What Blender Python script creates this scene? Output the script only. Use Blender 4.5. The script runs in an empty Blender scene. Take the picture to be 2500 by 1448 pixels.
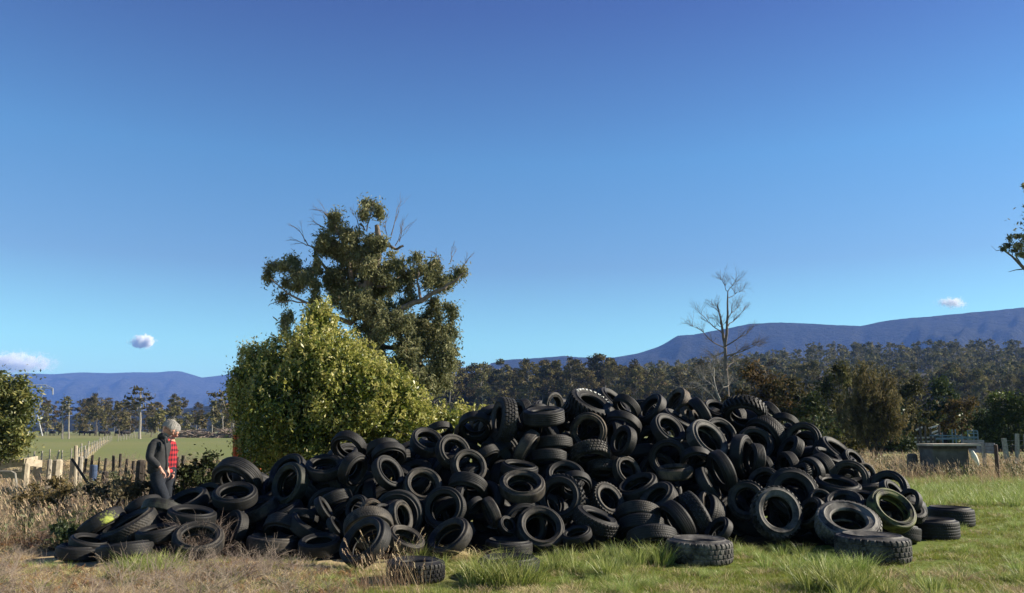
import bpy, bmesh, math, random
import numpy as np
from mathutils import Vector, Matrix, Quaternion, Euler
from math import radians as R, sin, cos, pi, sqrt, atan2
rng = np.random.default_rng(11)
random.seed(11)
S = bpy.context.scene
COL = S.collection
F = 2040.0; CH = 1.55; PITCH = math.atan(326/F)
W0, H0 = 2500, 1448
# ---------------------------------------------------------------- helpers
def ray(px, py):
    x = (px-1250)/F; y = -(py-724)/F
    c, s = cos(PITCH), sin(PITCH)
    return Vector((x, c - s*y, s + c*y))          # forward +Y, pitched up
def P(px, py, Y):
    d = ray(px, py); return Vector((0, 0, CH)) + d*(Y/d.y)
def G(px, py):
    d = ray(px, py); return Vector((0, 0, CH)) + d*(CH/-d.z)
def tag(o, label=None, cat=None, group=None, kind=None):
    if label: o['label'] = label
    if cat: o['category'] = cat
    if group: o['group'] = group
    if kind: o['kind'] = kind
    return o
def link(o, parent=None):
    COL.objects.link(o)
    if parent is not None: o.parent = parent
    return o
def empty(name, loc=(0, 0, 0), label=None, cat=None, group=None):
    o = bpy.data.objects.new(name, None); COL.objects.link(o); o.location = loc
    o.empty_display_size = .1
    return tag(o, label, cat, group)
def npmesh(name, V, Fc, mats=(), smooth=False, matidx=None, colattr=None):
    """V (n,3); Fc (m,k) array (all same size) or list of such arrays"""
    me = bpy.data.meshes.new(name)
    V = np.asarray(V, dtype=np.float32)
    if not isinstance(Fc, list): Fc = [Fc]
    Fc = [np.asarray(f, dtype=np.int32) for f in Fc if len(f)]
    loops = np.concatenate([f.ravel() for f in Fc]); tot = np.concatenate([np.full(len(f), f.shape[1], np.int32) for f in Fc])
    st = np.concatenate([[0], np.cumsum(tot)[:-1]]).astype(np.int32)
    me.vertices.add(len(V)); me.vertices.foreach_set('co', V.ravel())
    me.loops.add(len(loops)); me.loops.foreach_set('vertex_index', loops)
    me.polygons.add(len(tot)); me.polygons.foreach_set('loop_start', st); me.polygons.foreach_set('loop_total', tot)
    if matidx is not None: me.polygons.foreach_set('material_index', np.asarray(matidx, np.int32))
    me.update(calc_edges=True)
    me.polygons.foreach_set('use_smooth', np.full(len(tot), bool(smooth)))
    for m in mats: me.materials.append(m)
    if colattr is not None:
        a = me.attributes.new('tone', 'FLOAT', 'POINT'); a.data.foreach_set('value', np.asarray(colattr, np.float32))
    return me
def ob(name, me, parent=None, loc=None):
    o = bpy.data.objects.new(name, me); link(o, parent)
    if loc is not None: o.location = loc
    return o
class MB:
    """collects quads / tris"""
    def __init__(s): s.V = []; s.Q = []; s.T = []; s.n = 0; s.c = []
    def add(s, V, Q=None, T=None, tone=None):
        V = np.asarray(V, float).reshape(-1, 3)
        if Q is not None and len(Q): s.Q.append(np.asarray(Q)+s.n)
        if T is not None and len(T): s.T.append(np.asarray(T)+s.n)
        s.V.append(V); s.n += len(V)
        s.c.append(np.full(len(V), .5) if tone is None else np.broadcast_to(np.asarray(tone, float), (len(V),)))
        return s
    def box(s, c, size, rot=None, taper=1.0):
        x, y, z = [v/2 for v in size]
        V = np.array([(-x, -y, -z), (x, -y, -z), (x, y, -z), (-x, y, -z), (-x*taper, -y*taper, z), (x*taper, -y*taper, z), (x*taper, y*taper, z), (-x*taper, y*taper, z)])
        if rot is not None: V = V @ np.array(rot.to_matrix() if hasattr(rot, 'to_matrix') else rot).T
        return s.add(V+np.array(c), Q=[(0, 3, 2, 1), (4, 5, 6, 7), (0, 1, 5, 4), (1, 2, 6, 5), (2, 3, 7, 6), (3, 0, 4, 7)])
    def tube(s, pts, rads, n=6, cap=True, tone=None):
        pts = [np.array(p, float) for p in pts]; k = len(pts); V = []; 
        up = np.array([.13, .21, .97]); prev = None
        for i, p in enumerate(pts):
            t = pts[min(i+1, k-1)]-pts[max(i-1, 0)]; t = t/(np.linalg.norm(t)+1e-9)
            if prev is None:
                a = np.cross(t, up); 
                if np.linalg.norm(a) < .05: a = np.cross(t, (1, 0, 0))
            else: a = prev - t*np.dot(prev, t)
            a /= np.linalg.norm(a)+1e-9; prev = a; b = np.cross(t, a)
            th = np.arange(n)*2*pi/n
            V.append(p + rads[i]*(np.cos(th)[:, None]*a + np.sin(th)[:, None]*b))
        V = np.concatenate(V); Q = []; T = []
        for i in range(k-1):
            for j in range(n):
                a0 = i*n+j; b0 = i*n+(j+1) % n
                Q.append((a0, b0, b0+n, a0+n))
        if cap:
            V = np.vstack([V, pts[0], pts[-1]]); c0 = k*n; c1 = c0+1
            for j in range(n):
                T.append((c0, (j+1) % n, j)); T.append((c1, (k-1)*n+j, (k-1)*n+(j+1) % n))
        return s.add(V, Q=Q, T=T, tone=tone)
    def quads(s, C, A, B, tone=None):
        """C centres (n,3), A,B half axes (n,3) -> rhombus/quads"""
        n = len(C); V = np.stack([C-A, C-B, C+A, C+B], 1).reshape(-1, 3)
        Q = np.arange(4*n).reshape(n, 4)
        t = None if tone is None else np.repeat(tone, 4)
        return s.add(V, Q=Q, tone=t)
    def build(s, name, mat, parent=None, smooth=False, loc=None, mesh_only=False):
        me = npmesh(name, np.concatenate(s.V), ([np.concatenate(s.Q)] if s.Q else []) + ([np.concatenate(s.T)] if s.T else []), [mat] if mat else [], smooth, colattr=np.concatenate(s.c))
        return me if mesh_only else ob(name, me, parent, loc)
# ---------------------------------------------------------------- node helpers
class NT:
    def __init__(s, name):
        s.m = bpy.data.materials.new(name); s.m.use_nodes = True; s.t = s.m.node_tree; s.t.nodes.clear()
        s.out = s.t.nodes.new('ShaderNodeOutputMaterial')
    def n(s, typ, **kw):
        nd = s.t.nodes.new(typ)
        for k, v in kw.items():
            if k.startswith('_'): setattr(nd, k[1:], v)
            else: nd.inputs[k.replace('__', ' ')].default_value = v
        return nd
    def l(s, a, b): s.t.links.new(a, b)
    def noise(s, scale, detail=4, rough=.55, coord=None, dist=0.0):
        nd = s.n('ShaderNodeTexNoise', Scale=scale, Detail=detail, Roughness=rough, Distortion=dist)
        if coord is not None: s.l(coord, nd.inputs['Vector'])
        return nd
    def ramp(s, fac, stops):
        r = s.n('ShaderNodeValToRGB'); e = r.color_ramp.elements
        while len(e) < len(stops): e.new(.5)
        for i, (p, c) in enumerate(stops):
            e[i].position = p; e[i].color = (*c, 1) if len(c) == 3 else c
        s.l(fac, r.inputs[0]); return r
    def mix(s, fac, a, b, mode='MIX'):
        m = s.n('ShaderNodeMix', _data_type='RGBA', _blend_type=mode)
        for v, i in ((fac, 0), (a, 6), (b, 7)):
            if isinstance(v, (int, float)): m.inputs[i].default_value = v
            elif isinstance(v, tuple): m.inputs[i].default_value = (*v, 1) if len(v) == 3 else v
            else: s.l(v, m.inputs[i])
        return m.outputs[2]
    def math(s, op, a, b=0.0):
        m = s.n('ShaderNodeMath', _operation=op)
        for v, i in ((a, 0), (b, 1)):
            if isinstance(v, (int, float)): m.inputs[i].default_value = v
            else: s.l(v, m.inputs[i])
        return m.outputs[0]
    def bsdf(s, col=None, rough=.7, spec=.5, bump=None, bstr=.3, bdist=.01, **kw):
        b = s.n('ShaderNodeBsdfPrincipled'); b.inputs['Roughness'].default_value = rough
        b.inputs['Specular IOR Level'].default_value = spec
        for k, v in kw.items(): b.inputs[k.replace('__', ' ')].default_value = v
        if isinstance(col, tuple): b.inputs['Base Color'].default_value = (*col, 1)
        elif col is not None: s.l(col, b.inputs['Base Color'])
        if bump is not None:
            bp = s.n('ShaderNodeBump', Strength=bstr, Distance=bdist); s.l(bump, bp.inputs['Height']); s.l(bp.outputs[0], b.inputs['Normal'])
        s.l(b.outputs[0], s.out.inputs[0]); s.b = b
        return s.m
def simple(name, col, rough=.7, var=.25, scale=6, spec=.4, bump=.2, metal=0):
    t = NT(name); tc = t.n('ShaderNodeTexCoord')
    nz = t.noise(scale, 6, .6, tc.outputs['Object'])
    c = t.ramp(nz.outputs[0], [(.3, tuple(x*(1-var) for x in col)), (.7, tuple(min(1, x*(1+var)) for x in col))])
    return t.bsdf(c.outputs[0], rough, spec, nz.outputs[0], bump, .01, Metallic=metal)
def leafmat(name, stops, trans=.35, rough=.5, objrand=.25, spec=.4):
    """leaf tone attribute -> ramp; random per object brightness; some translucency"""
    t = NT(name); at = t.n('ShaderNodeAttribute', _attribute_name='tone')
    r = t.ramp(at.outputs['Fac'], stops)
    oi = t.n('ShaderNodeObjectInfo')
    hs = t.n('ShaderNodeHueSaturation')
    t.l(t.math('MULTIPLY_ADD', oi.outputs['Random'], objrand), hs.inputs['Value'])
    hs.inputs['Value'].links[0].from_node.inputs[2].default_value = 1-objrand/2
    t.l(t.math('MULTIPLY_ADD', oi.outputs['Random'], .03), hs.inputs['Hue'])
    hs.inputs['Hue'].links[0].from_node.inputs[2].default_value = .485
    t.l(r.outputs[0], hs.inputs['Color'])
    b = t.n('ShaderNodeBsdfPrincipled'); b.inputs['Roughness'].default_value = rough; b.inputs['Specular IOR Level'].default_value = spec
    t.l(hs.outputs[0], b.inputs['Base Color'])
    tr = t.n('ShaderNodeBsdfTranslucent'); t.l(hs.outputs[0], tr.inputs[0])
    mx = t.n('ShaderNodeMixShader'); mx.inputs[0].default_value = trans
    t.l(b.outputs[0], mx.inputs[1]); t.l(tr.outputs[0], mx.inputs[2]); t.l(mx.outputs[0], t.out.inputs[0])
    return t.m
# ---------------------------------------------------------------- camera, light, sky
cam = bpy.data.objects.new('camera', bpy.data.cameras.new('camera')); COL.objects.link(cam); S.camera = cam
cam.location = (0, 0, CH); cam.rotation_euler = (pi/2+PITCH, 0, 0)
cam.data.sensor_width = 36; cam.data.lens = 36*F/2500; cam.data.clip_end = 40000; cam.data.clip_start = .1
SUN_AZ, SUN_EL = 84.0, 29.0        # azimuth clockwise from the viewing direction (+Y)
sd = Vector((cos(R(SUN_EL))*sin(R(SUN_AZ)), cos(R(SUN_EL))*cos(R(SUN_AZ)), sin(R(SUN_EL))))
sl = bpy.data.lights.new('sun', 'SUN'); sl.energy = 5.0; sl.angle = R(.55); sl.color = (1, .9, .74)
so = bpy.data.objects.new('sun', sl); COL.objects.link(so); so.rotation_euler = sd.to_track_quat('Z', 'Y').to_euler(); so.location = (20, 0, 30)
w = bpy.data.worlds.new('World'); S.world = w; w.use_nodes = True; nt = w.node_tree; nt.nodes.clear()
sky = nt.nodes.new('ShaderNodeTexSky'); sky.sky_type = 'NISHITA'; sky.sun_disc = False
sky.sun_elevation = R(SUN_EL); sky.sun_rotation = R(SUN_AZ); sky.altitude = 200; sky.air_density = 1.0; sky.dust_density = .1; sky.ozone_density = 2.2
hsv = nt.nodes.new('ShaderNodeHueSaturation'); hsv.inputs['Saturation'].default_value = 1.08; hsv.inputs['Hue'].default_value = .5
bg = nt.nodes.new('ShaderNodeBackground'); bg.inputs[1].default_value = .077
wo = nt.nodes.new('ShaderNodeOutputWorld')
nt.links.new(sky.outputs[0], hsv.inputs['Color']); tn = nt.nodes.new('ShaderNodeMix'); tn.data_type = 'RGBA'; tn.blend_type = 'MULTIPLY'; tn.inputs[0].default_value = 1; tn.inputs[7].default_value = (.70, .90, 1.15, 1)
tcw = nt.nodes.new('ShaderNodeTexCoord'); spw = nt.nodes.new('ShaderNodeSeparateXYZ'); rw = nt.nodes.new('ShaderNodeValToRGB')
ew = rw.color_ramp.elements; ew[0].position = 0; ew[0].color = (.80, 1.12, .93, 1); ew[1].position = .75; ew[1].color = (.26, .28, .48, 1)
em = ew.new(.10); em.color = (.73, 1.08, .94, 1); em = ew.new(.19); em.color = (.62, .74, .765, 1); em = ew.new(.31); em.color = (.525, .785, .88, 1); em = ew.new(.47); em.color = (.40, .45, .70, 1)
nt.links.new(tcw.outputs['Generated'], spw.inputs[0]); nt.links.new(spw.outputs[2], rw.inputs[0]); nt.links.new(rw.outputs[0], tn.inputs[7])
nt.links.new(hsv.outputs[0], tn.inputs[6]); nt.links.new(tn.outputs[2], bg.inputs[0]); nt.links.new(bg.outputs[0], wo.inputs[0])
S.view_settings.view_transform = 'Standard'; S.view_settings.look = 'None'; S.view_settings.exposure = 1.15; S.view_settings.gamma = 1
S.render.engine = 'CYCLES'; S.cycles.use_denoising = True; S.cycles.use_adaptive_sampling = True; S.cycles.adaptive_threshold = .01
S.cycles.max_bounces = 10; S.cycles.diffuse_bounces = 3; S.cycles.glossy_bounces = 2; S.cycles.transmission_bounces = 4; S.cycles.volume_bounces = 8; S.cycles.transparent_max_bounces = 8
S.cycles.sample_clamp_indirect = 4
S.render.resolution_x = 1024; S.render.resolution_y = 593
# ---------------------------------------------------------------- ground, hills, haze, clouds
def gnoise(x, y, seed=0):
    r = np.random.default_rng(seed); z = np.zeros_like(x)
    for k in range(14):
        a = r.uniform(0, 2*pi); f = r.uniform(.15, 1.4); p = r.uniform(0, 2*pi)
        z = z + np.sin((x*cos(a)+y*sin(a))*f*2+p)*(.35/f)
    return z/14
def gz(x, y):
    """height of the ground"""
    x = np.asarray(x, float); y = np.asarray(y, float)
    d = np.sqrt(x*x+y*y)
    return .07*gnoise(x, y, 3)*np.clip(1-d/60, 0, 1) - np.where((y > 9.0) & (y < 17) & (np.abs(x+.5) < 7.5), 0.0, 0)
# ground: one sheet, dense near the camera and reaching far beyond the hills
def axis(a, b, n, far):
    c = np.linspace(a, b, n); t = np.geomspace(1, far, 26)
    return np.concatenate([(a-t[::-1]), c, (b+t)])
gx = axis(-22, 22, 177, 14000); gy = axis(-3, 45, 193, 14000)
X, Y = np.meshgrid(gx, gy); Z = gz(X, Y)
nx_, ny_ = len(gx), len(gy); I = np.arange(nx_*ny_).reshape(ny_, nx_)
Fq = np.stack([I[:-1, :-1], I[:-1, 1:], I[1:, 1:], I[1:, :-1]], -1).reshape(-1, 4)
def pasture_mask(t):
    g = t.n('ShaderNodeNewGeometry'); sp = t.n('ShaderNodeSeparateXYZ'); t.l(g.outputs['Position'], sp.inputs[0]); return g.outputs['Position'], sp
t = NT('ground'); pos, sp = pasture_mask(t)
n1 = t.noise(.35, 5, .6, pos); n2 = t.noise(4, 8, .7, pos); n3 = t.noise(.012, 4, .5, pos)
nearcol = t.mix(t.ramp(n2.outputs[0], [(.35, (0, 0, 0)), (.65, (1, 1, 1))]).outputs[0], (.045, .05, .02), (.13, .115, .055))
# left side: dry bracken ground; right: green
lr = t.n('ShaderNodeMapRange'); lr.inputs[1].default_value = -1.5; lr.inputs[2].default_value = .8
t.l(t.math('ADD', sp.outputs[0], t.math('MULTIPLY', n1.outputs[0], 2.0)), lr.inputs[0])
dry = t.mix(n2.outputs[0], (.22, .165, .09), (.58, .46, .27))
green = t.mix(n2.outputs[0], (.06, .09, .018), (.17, .21, .045))
near = t.mix(lr.outputs[0], dry, green)
pad = t.mix(t.ramp(n3.outputs[0], [(.4, (0, 0, 0)), (.6, (1, 1, 1))]).outputs[0], (.155, .18, .065), (.215, .205, .09))
pad = t.mix(t.math('MULTIPLY', t.noise(.6, 6, .65, pos).outputs[0], .5), pad, (.135, .155, .055))
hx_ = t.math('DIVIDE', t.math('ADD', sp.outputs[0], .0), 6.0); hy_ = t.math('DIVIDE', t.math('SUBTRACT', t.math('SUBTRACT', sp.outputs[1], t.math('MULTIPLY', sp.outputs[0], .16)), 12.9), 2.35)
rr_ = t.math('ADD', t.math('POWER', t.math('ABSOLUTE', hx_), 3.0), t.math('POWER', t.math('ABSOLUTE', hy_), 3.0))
near = t.mix(t.ramp(t.math('ADD', rr_, t.math('MULTIPLY', n2.outputs[0], .3)), [(.95, (1, 1, 1)), (1.0, (0, 0, 0))]).outputs[0], near, (.018, .015, .011))  # bare soil under the heap, painted near black so gaps look deeply shaded
fr = t.n('ShaderNodeMapRange'); fr.inputs[1].default_value = 24; fr.inputs[2].default_value = 30; t.l(sp.outputs[1], fr.inputs[0])
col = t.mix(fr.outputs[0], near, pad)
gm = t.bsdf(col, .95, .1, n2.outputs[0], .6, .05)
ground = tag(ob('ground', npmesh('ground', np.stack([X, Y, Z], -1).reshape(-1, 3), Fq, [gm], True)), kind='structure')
# ---- mountains: real height fields
def bluemat(name, a, b, sc):
    t = NT(name); g = t.n('ShaderNodeNewGeometry')
    n1 = t.noise(sc, 8, .7, g.outputs['Position']); n2 = t.noise(sc*9, 5, .75, g.outputs['Position'])
    c = t.mix(n1.outputs[0], a, b); c = t.mix(t.ramp(n2.outputs[0], [(.35, (0, 0, 0)), (.6, (1, 1, 1))]).outputs[0], tuple(x*.45 for x in a), c)
    return t.bsdf(c, .95, .05, t.math('ADD', t.math('MULTIPLY', n1.outputs[0], 4.0), n2.outputs[0]), 1.0, 30)
m_hill = bluemat('hill_forest', (.010, .014, .009), (.075, .07, .04), .005)
m_scarp = bluemat('scarp_rock', (.03, .035, .022), (.12, .11, .09), .004)
def range_(name, prof, dist, depth, mat, label=None, nx=260, ny=40, seed=1, rough=.05, cliff=.35):
    px = np.linspace(prof[0][0], prof[-1][0], nx)
    py = np.interp(px, [p[0] for p in prof], [p[1] for p in prof])
    r = np.random.default_rng(seed); V = []
    tops = [P(a, b, dist) for a, b in zip(px, py)]
    hz = np.array([q.z for q in tops]); xs = np.array([q.x for q in tops])
    jag = np.zeros(nx)
    for k in range(40):
        f = r.uniform(.004, .35); jag += np.sin(np.arange(nx)*f*6.28+r.uniform(0, 6.28))*(.9/(1+f*25))
    hz = hz*(1+jag*.0018) + r.normal(0, .0008*dist/8, nx)*0
    for j in range(ny+1):
        v = j/ny
        # front slope rises from 0 to the crest, then drops behind
        if v < .8:
            u = v/.8; yy = dist - depth*(1-u)
            s_ = u**1.25 if u < 1-cliff else None
            base = (1-cliff*.5)*(u/(1-cliff))**1.3 if u < 1-cliff*.4 else 1
            sh = min(1, .78*(min(u, .82)/.82)**1.25 + (.22*max(0, (u-.82)/.18)))
            zz = hz*sh
            gul = np.zeros(nx)
            for k in range(9):
                f = [2.2, 3.7, 6.1, 9.3, 14, 21, 30, 43, 61][k]
                gul += np.sin(px/2500*f*6.28+k*1.7+u*(4+3*k)*sin(k*2.3))*(1/(k+1.5))
            zz = zz + gul*rough*hz*sin(pi*u)*.8
            yy = yy + gul*depth*.06*(1-u)*0
        else:
            u = (v-.8)/.2; yy = dist+depth*.5*u; zz = hz*(1-u*1.02)
        V.append(np.stack([xs*(yy/dist), np.full(nx, yy), zz], -1))
    V = np.concatenate(V); I = np.arange(nx*(ny+1)).reshape(ny+1, nx)
    Fq = np.stack([I[:-1, :-1], I[:-1, 1:], I[1:, 1:], I[1:, :-1]], -1).reshape(-1, 4)
    return tag(ob(name, npmesh(name, V, Fq, [mat], True)), kind='structure')
range_('mountain_range', [(-500, 930), (-100, 925), (0, 918), (60, 911), (130, 914), (200, 909), (270, 911), (330, 909), (390, 909), (410, 906), (440, 906), (462, 912), (492, 922), (520, 919), (555, 915), (590, 908), (700, 900), (900, 905), (1100, 900), (1220, 888), (1400, 905), (1700, 935), (2600, 950)], 7000, 2300, m_scarp, seed=4, rough=.18)
range_('mountain_ridge', [(900, 1046), (1080, 960), (1200, 886), (1235, 879), (1290, 876), (1345, 872), (1375, 869), (1415, 873), (1500, 873), (1560, 862), (1610, 846), (1655, 819), (1690, 817), (1750, 806), (1830, 791), (1890, 787), (1950, 789), (2020, 793), (2100, 796), (2140, 788), (2200, 778), (2300, 770), (2400, 760), (2500, 751), (2700, 735), (3000, 740)], 3600, 1500, m_hill, seed=9, rough=.15)
range_('foothill', [(20, 1052), (110, 1030), (180, 1014), (260, 1008), (400, 1000), (470, 996), (560, 984), (700, 975), (900, 965), (1200, 1000), (1500, 1050)], 1400, 600, m_hill, seed=12, rough=.04)
# ---- haze
t = NT('haze'); v = t.n('ShaderNodeVolumePrincipled')
v.inputs['Color'].default_value = (.20, .39, 1.0, 1); v.inputs['Density'].default_value = .00010; v.inputs['Anisotropy'].default_value = 0
t.l(v.outputs[0], t.out.inputs['Volume'])
mb = MB(); mb.box((0, 4100, 279), (18000, 8600, 562)); hz_o = mb.build('haze', t.m); tag(hz_o, kind='stuff')
# ---- clouds: small bodies of vapour far beyond the haze
def cloud(px, py, Yd, w_, h_, label, dens=.02, seed=0, name='cloud', ns=2.6, thr=.46):
    t = NT('cloud_vapour'); tc = t.n('ShaderNodeTexCoord')
    mp = t.n('ShaderNodeMapping'); mp.inputs[3].default_value = (w_/h_, w_/h_, 1); mp.inputs[1].default_value = (seed, seed*.7, 0)
    t.l(tc.outputs['Object'], mp.inputs[0])
    nz = t.noise(ns, 7, .68, mp.outputs[0], .5)
    ln = t.n('ShaderNodeVectorMath', _operation='LENGTH'); t.l(tc.outputs['Object'], ln.inputs[0])
    fall = t.math('SUBTRACT', 1.0, ln.outputs['Value'])
    d = t.math('SUBTRACT', t.math('ADD', t.math('MULTIPLY', nz.outputs[0], 2.4), t.math('MULTIPLY', fall, .85)), thr+1.16)
    d = t.math('MULTIPLY', t.math('MAXIMUM', d, 0.0), dens*8)
    d = t.math('MULTIPLY', d, t.math('MINIMUM', t.math('MULTIPLY', t.math('MAXIMUM', fall, 0.0), 5.0), 1.0))
    v = t.n('ShaderNodeVolumePrincipled'); v.inputs['Color'].default_value = (1, 1, 1, 1); t.l(d, v.inputs['Density']); v.inputs['Anisotropy'].default_value = 0
    t.l(v.outputs[0], t.out.inputs['Volume'])
    bm = bmesh.new(); bmesh.ops.create_icosphere(bm, subdivisions=3, radius=1)
    me = bpy.data.meshes.new(name); bm.to_mesh(me); bm.free(); me.materials.append(t.m)
    o = ob(name, me); o.location = P(px, py, Yd); s = Yd/F; o.scale = (w_*s, h_*s*1.0, h_*s)
    tag(o, label, 'cloud')
cloud(30, 888, 9000, 150, 42, 'broad white cloud bank low over the mountains at the left edge', .06, 1.3)
cloud(348, 834, 6600, 40, 24, 'small lone white cloud above the left mountain range', .10, 5.1, ns=1.6, thr=.36)
cloud(2325, 740, 4800, 58, 24, 'thin wispy white cloud above the right hand ridge', .04, 8.4, ns=1.8, thr=.50)
# ---------------------------------------------------------------- tyres
def tri(x): return np.abs((x % 1)*2-1)
def st(x, a, b): return np.clip((x-a)/(b-a), 0, 1)
def tread_h(kind, u, t):
    """u angle 0..1, t -1.35..1.35 across (|t|>1 is the shoulder); returns depth below the top (>=0)"""
    at = np.abs(t); d = np.zeros_like(u)
    if kind == 'c':
        for g in (-.62, -.2, .2, .62): d = np.maximum(d, .013*(np.abs(t-g) < .055))
        d = np.maximum(d, .007*(((u*64+at*.9) % 1) < .26)*(at > .24)*(at < 1.12))
    elif kind == 'h':
        d = np.maximum(.011*(at < .06), .009*(((u*52+at*1.7) % 1) < .3)*(at < 1.12))
        d = np.maximum(d, .006*(((u*52-at*1.7) % 1) < .22)*(at < .6))
    elif kind == 'r':
        for g in (-.7, -.36, 0, .36, .7): d = np.maximum(d, .015*(np.abs(t-g-.012*tri(u*70)) < .06))
    elif kind == 's':
        for g in (-.5, 0, .5): d = np.maximum(d, .004*(np.abs(t-g) < .05))
        d = np.maximum(d, .003*(((u*58+at) % 1) < .3)*(at > .5))
    elif kind == 'a':
        z = .10*(tri(u*34)-.5)
        for g in (-.55, 0, .55): d = np.maximum(d, .017*(np.abs(t-g-z) < .075))
        off = np.where(t > .55, .5, np.where(t > 0, .0, np.where(t > -.55, .5, 0)))
        d = np.maximum(d, .016*(((u*34+off+.25*t) % 1) < .27))
        d = d*np.where(at > 1.15, np.clip((1.42-at)/.25, 0, 1), 1)
    elif kind == 'l':
        sgn = np.sign(t)
        lug = ((u*30+.25*sgn+.55*at) % 1) > .44
        cen = (((u*30+.3*t+.1) % 1) > .36)&(at < .26)
        d = np.where((at > .3), np.where(lug, 0, .042), np.where(cen, .0, .028))
        d = d*np.where(at > 1.3, np.clip((1.5-at)/.15, .0, 1), 1)
    return d
def smoothprof(pts, n):
    pts = np.array(pts, float); d = np.r_[0, np.cumsum(np.linalg.norm(np.diff(pts, axis=0), axis=1))]
    # catmull-rom
    out = []
    for s_ in np.linspace(0, d[-1], n):
        i = min(max(np.searchsorted(d, s_)-1, 0), len(pts)-2); f = (s_-d[i])/(d[i+1]-d[i])
        p0 = pts[max(i-1, 0)]; p1 = pts[i]; p2 = pts[i+1]; p3 = pts[min(i+2, len(pts)-1)]
        out.append(.5*((2*p1)+(-p0+p2)*f+(2*p0-5*p1+4*p2-p3)*f*f+(-p0+3*p1-3*p2+p3)*f**3))
    return np.array(out)
def lathe(prof, N, hfun=None):
    M = len(prof); th = np.arange(N)*2*pi/N
    r = np.repeat(prof[None, :, 0], N, 0).copy(); z = np.repeat(prof[None, :, 1], N, 0).copy()
    if hfun is not None:
        tan = np.gradient(prof, axis=0); nrm = np.stack([-tan[:, 1], tan[:, 0]], -1); nrm /= np.linalg.norm(nrm, axis=1)[:, None]+1e-9
        if nrm[M//2, 0] < 0: nrm = -nrm
        D = hfun(np.repeat((th/(2*pi))[:, None], M, 1)); r -= D*nrm[None, :, 0]; z -= D*nrm[None, :, 1]
    V = np.stack([r*np.cos(th)[:, None], r*np.sin(th)[:, None], z], -1).reshape(-1, 3)
    I = np.arange(N*M).reshape(N, M); J = np.roll(I, -1, 0)
    Q = np.stack([I[:, :-1], J[:, :-1], J[:, 1:], I[:, 1:]], -1).reshape(-1, 4)
    return V, Q
def rubber(name, special=None):
    t = NT(name); tc = t.n('ShaderNodeTexCoord'); oi = t.n('ShaderNodeObjectInfo')
    vm = t.n('ShaderNodeVectorMath', _operation='ADD'); t.l(tc.outputs['Object'], vm.inputs[0]); t.l(oi.outputs['Random'], vm.inputs[1])
    mm = t.n('ShaderNodeVectorMath', _operation='MULTIPLY_ADD'); t.l(oi.outputs['Random'], mm.inputs[0]); mm.inputs[1].default_value = (37, 19, 53); t.l(tc.outputs['Object'], mm.inputs[2])
    n1 = t.noise(3.2, 6, .65, mm.outputs[0], .4); n2 = t.noise(45, 4, .7, mm.outputs[0]); n3 = t.noise(9, 5, .7, mm.outputs[0])
    base = t.mix(n3.outputs[0], (.0035, .0038, .0045), (.010, .010, .0105))
    amt = t.math('MULTIPLY', t.ramp(n1.outputs[0], [(.40, (0, 0, 0)), (.66, (1, 1, 1))]).outputs[0], oi.outputs['Alpha'])
    amt = t.math('MULTIPLY', amt, t.math('ADD', .55, t.math('MULTIPLY', n2.outputs[0], .9)))
    amt = t.math('MINIMUM', amt, 1.0)
    c = t.mix(amt, base, oi.outputs['Color'])
    if special == 'paint':
        d = t.n('ShaderNodeVectorMath', _operation='DISTANCE'); t.l(tc.outputs['Object'], d.inputs[0]); d.inputs[1].default_value = PAINT_AT
        e = t.math('ADD', t.math('MULTIPLY', d.outputs['Value'], 2.0), t.math('MULTIPLY', t.noise(14, 5, .7, tc.outputs['Object']).outputs[0], 1.3))
        c = t.mix(t.ramp(e, [(.72, (1, 1, 1)), (1.1, (0, 0, 0))]).outputs[0], c, (.30, .35, .06))
    h = t.math('ADD', t.math('MULTIPLY', n2.outputs[0], .5), n3.outputs[0])
    sx = t.n('ShaderNodeSeparateXYZ'); t.l(tc.outputs['Object'], sx.inputs[0])
    rad = t.math('SQRT', t.math('ADD', t.math('MULTIPLY', sx.outputs[0], sx.outputs[0]), t.math('MULTIPLY', sx.outputs[1], sx.outputs[1])))
    h = t.math('ADD', h, t.math('MULTIPLY', t.math('SINE', t.math('MULTIPLY', rad, 260.0)), .12))
    return t.bsdf(c, .62, .3, h, .45, .008)
PAINT_AT = (0.40, .22, .1)
RUB = rubber('rubber')
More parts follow.
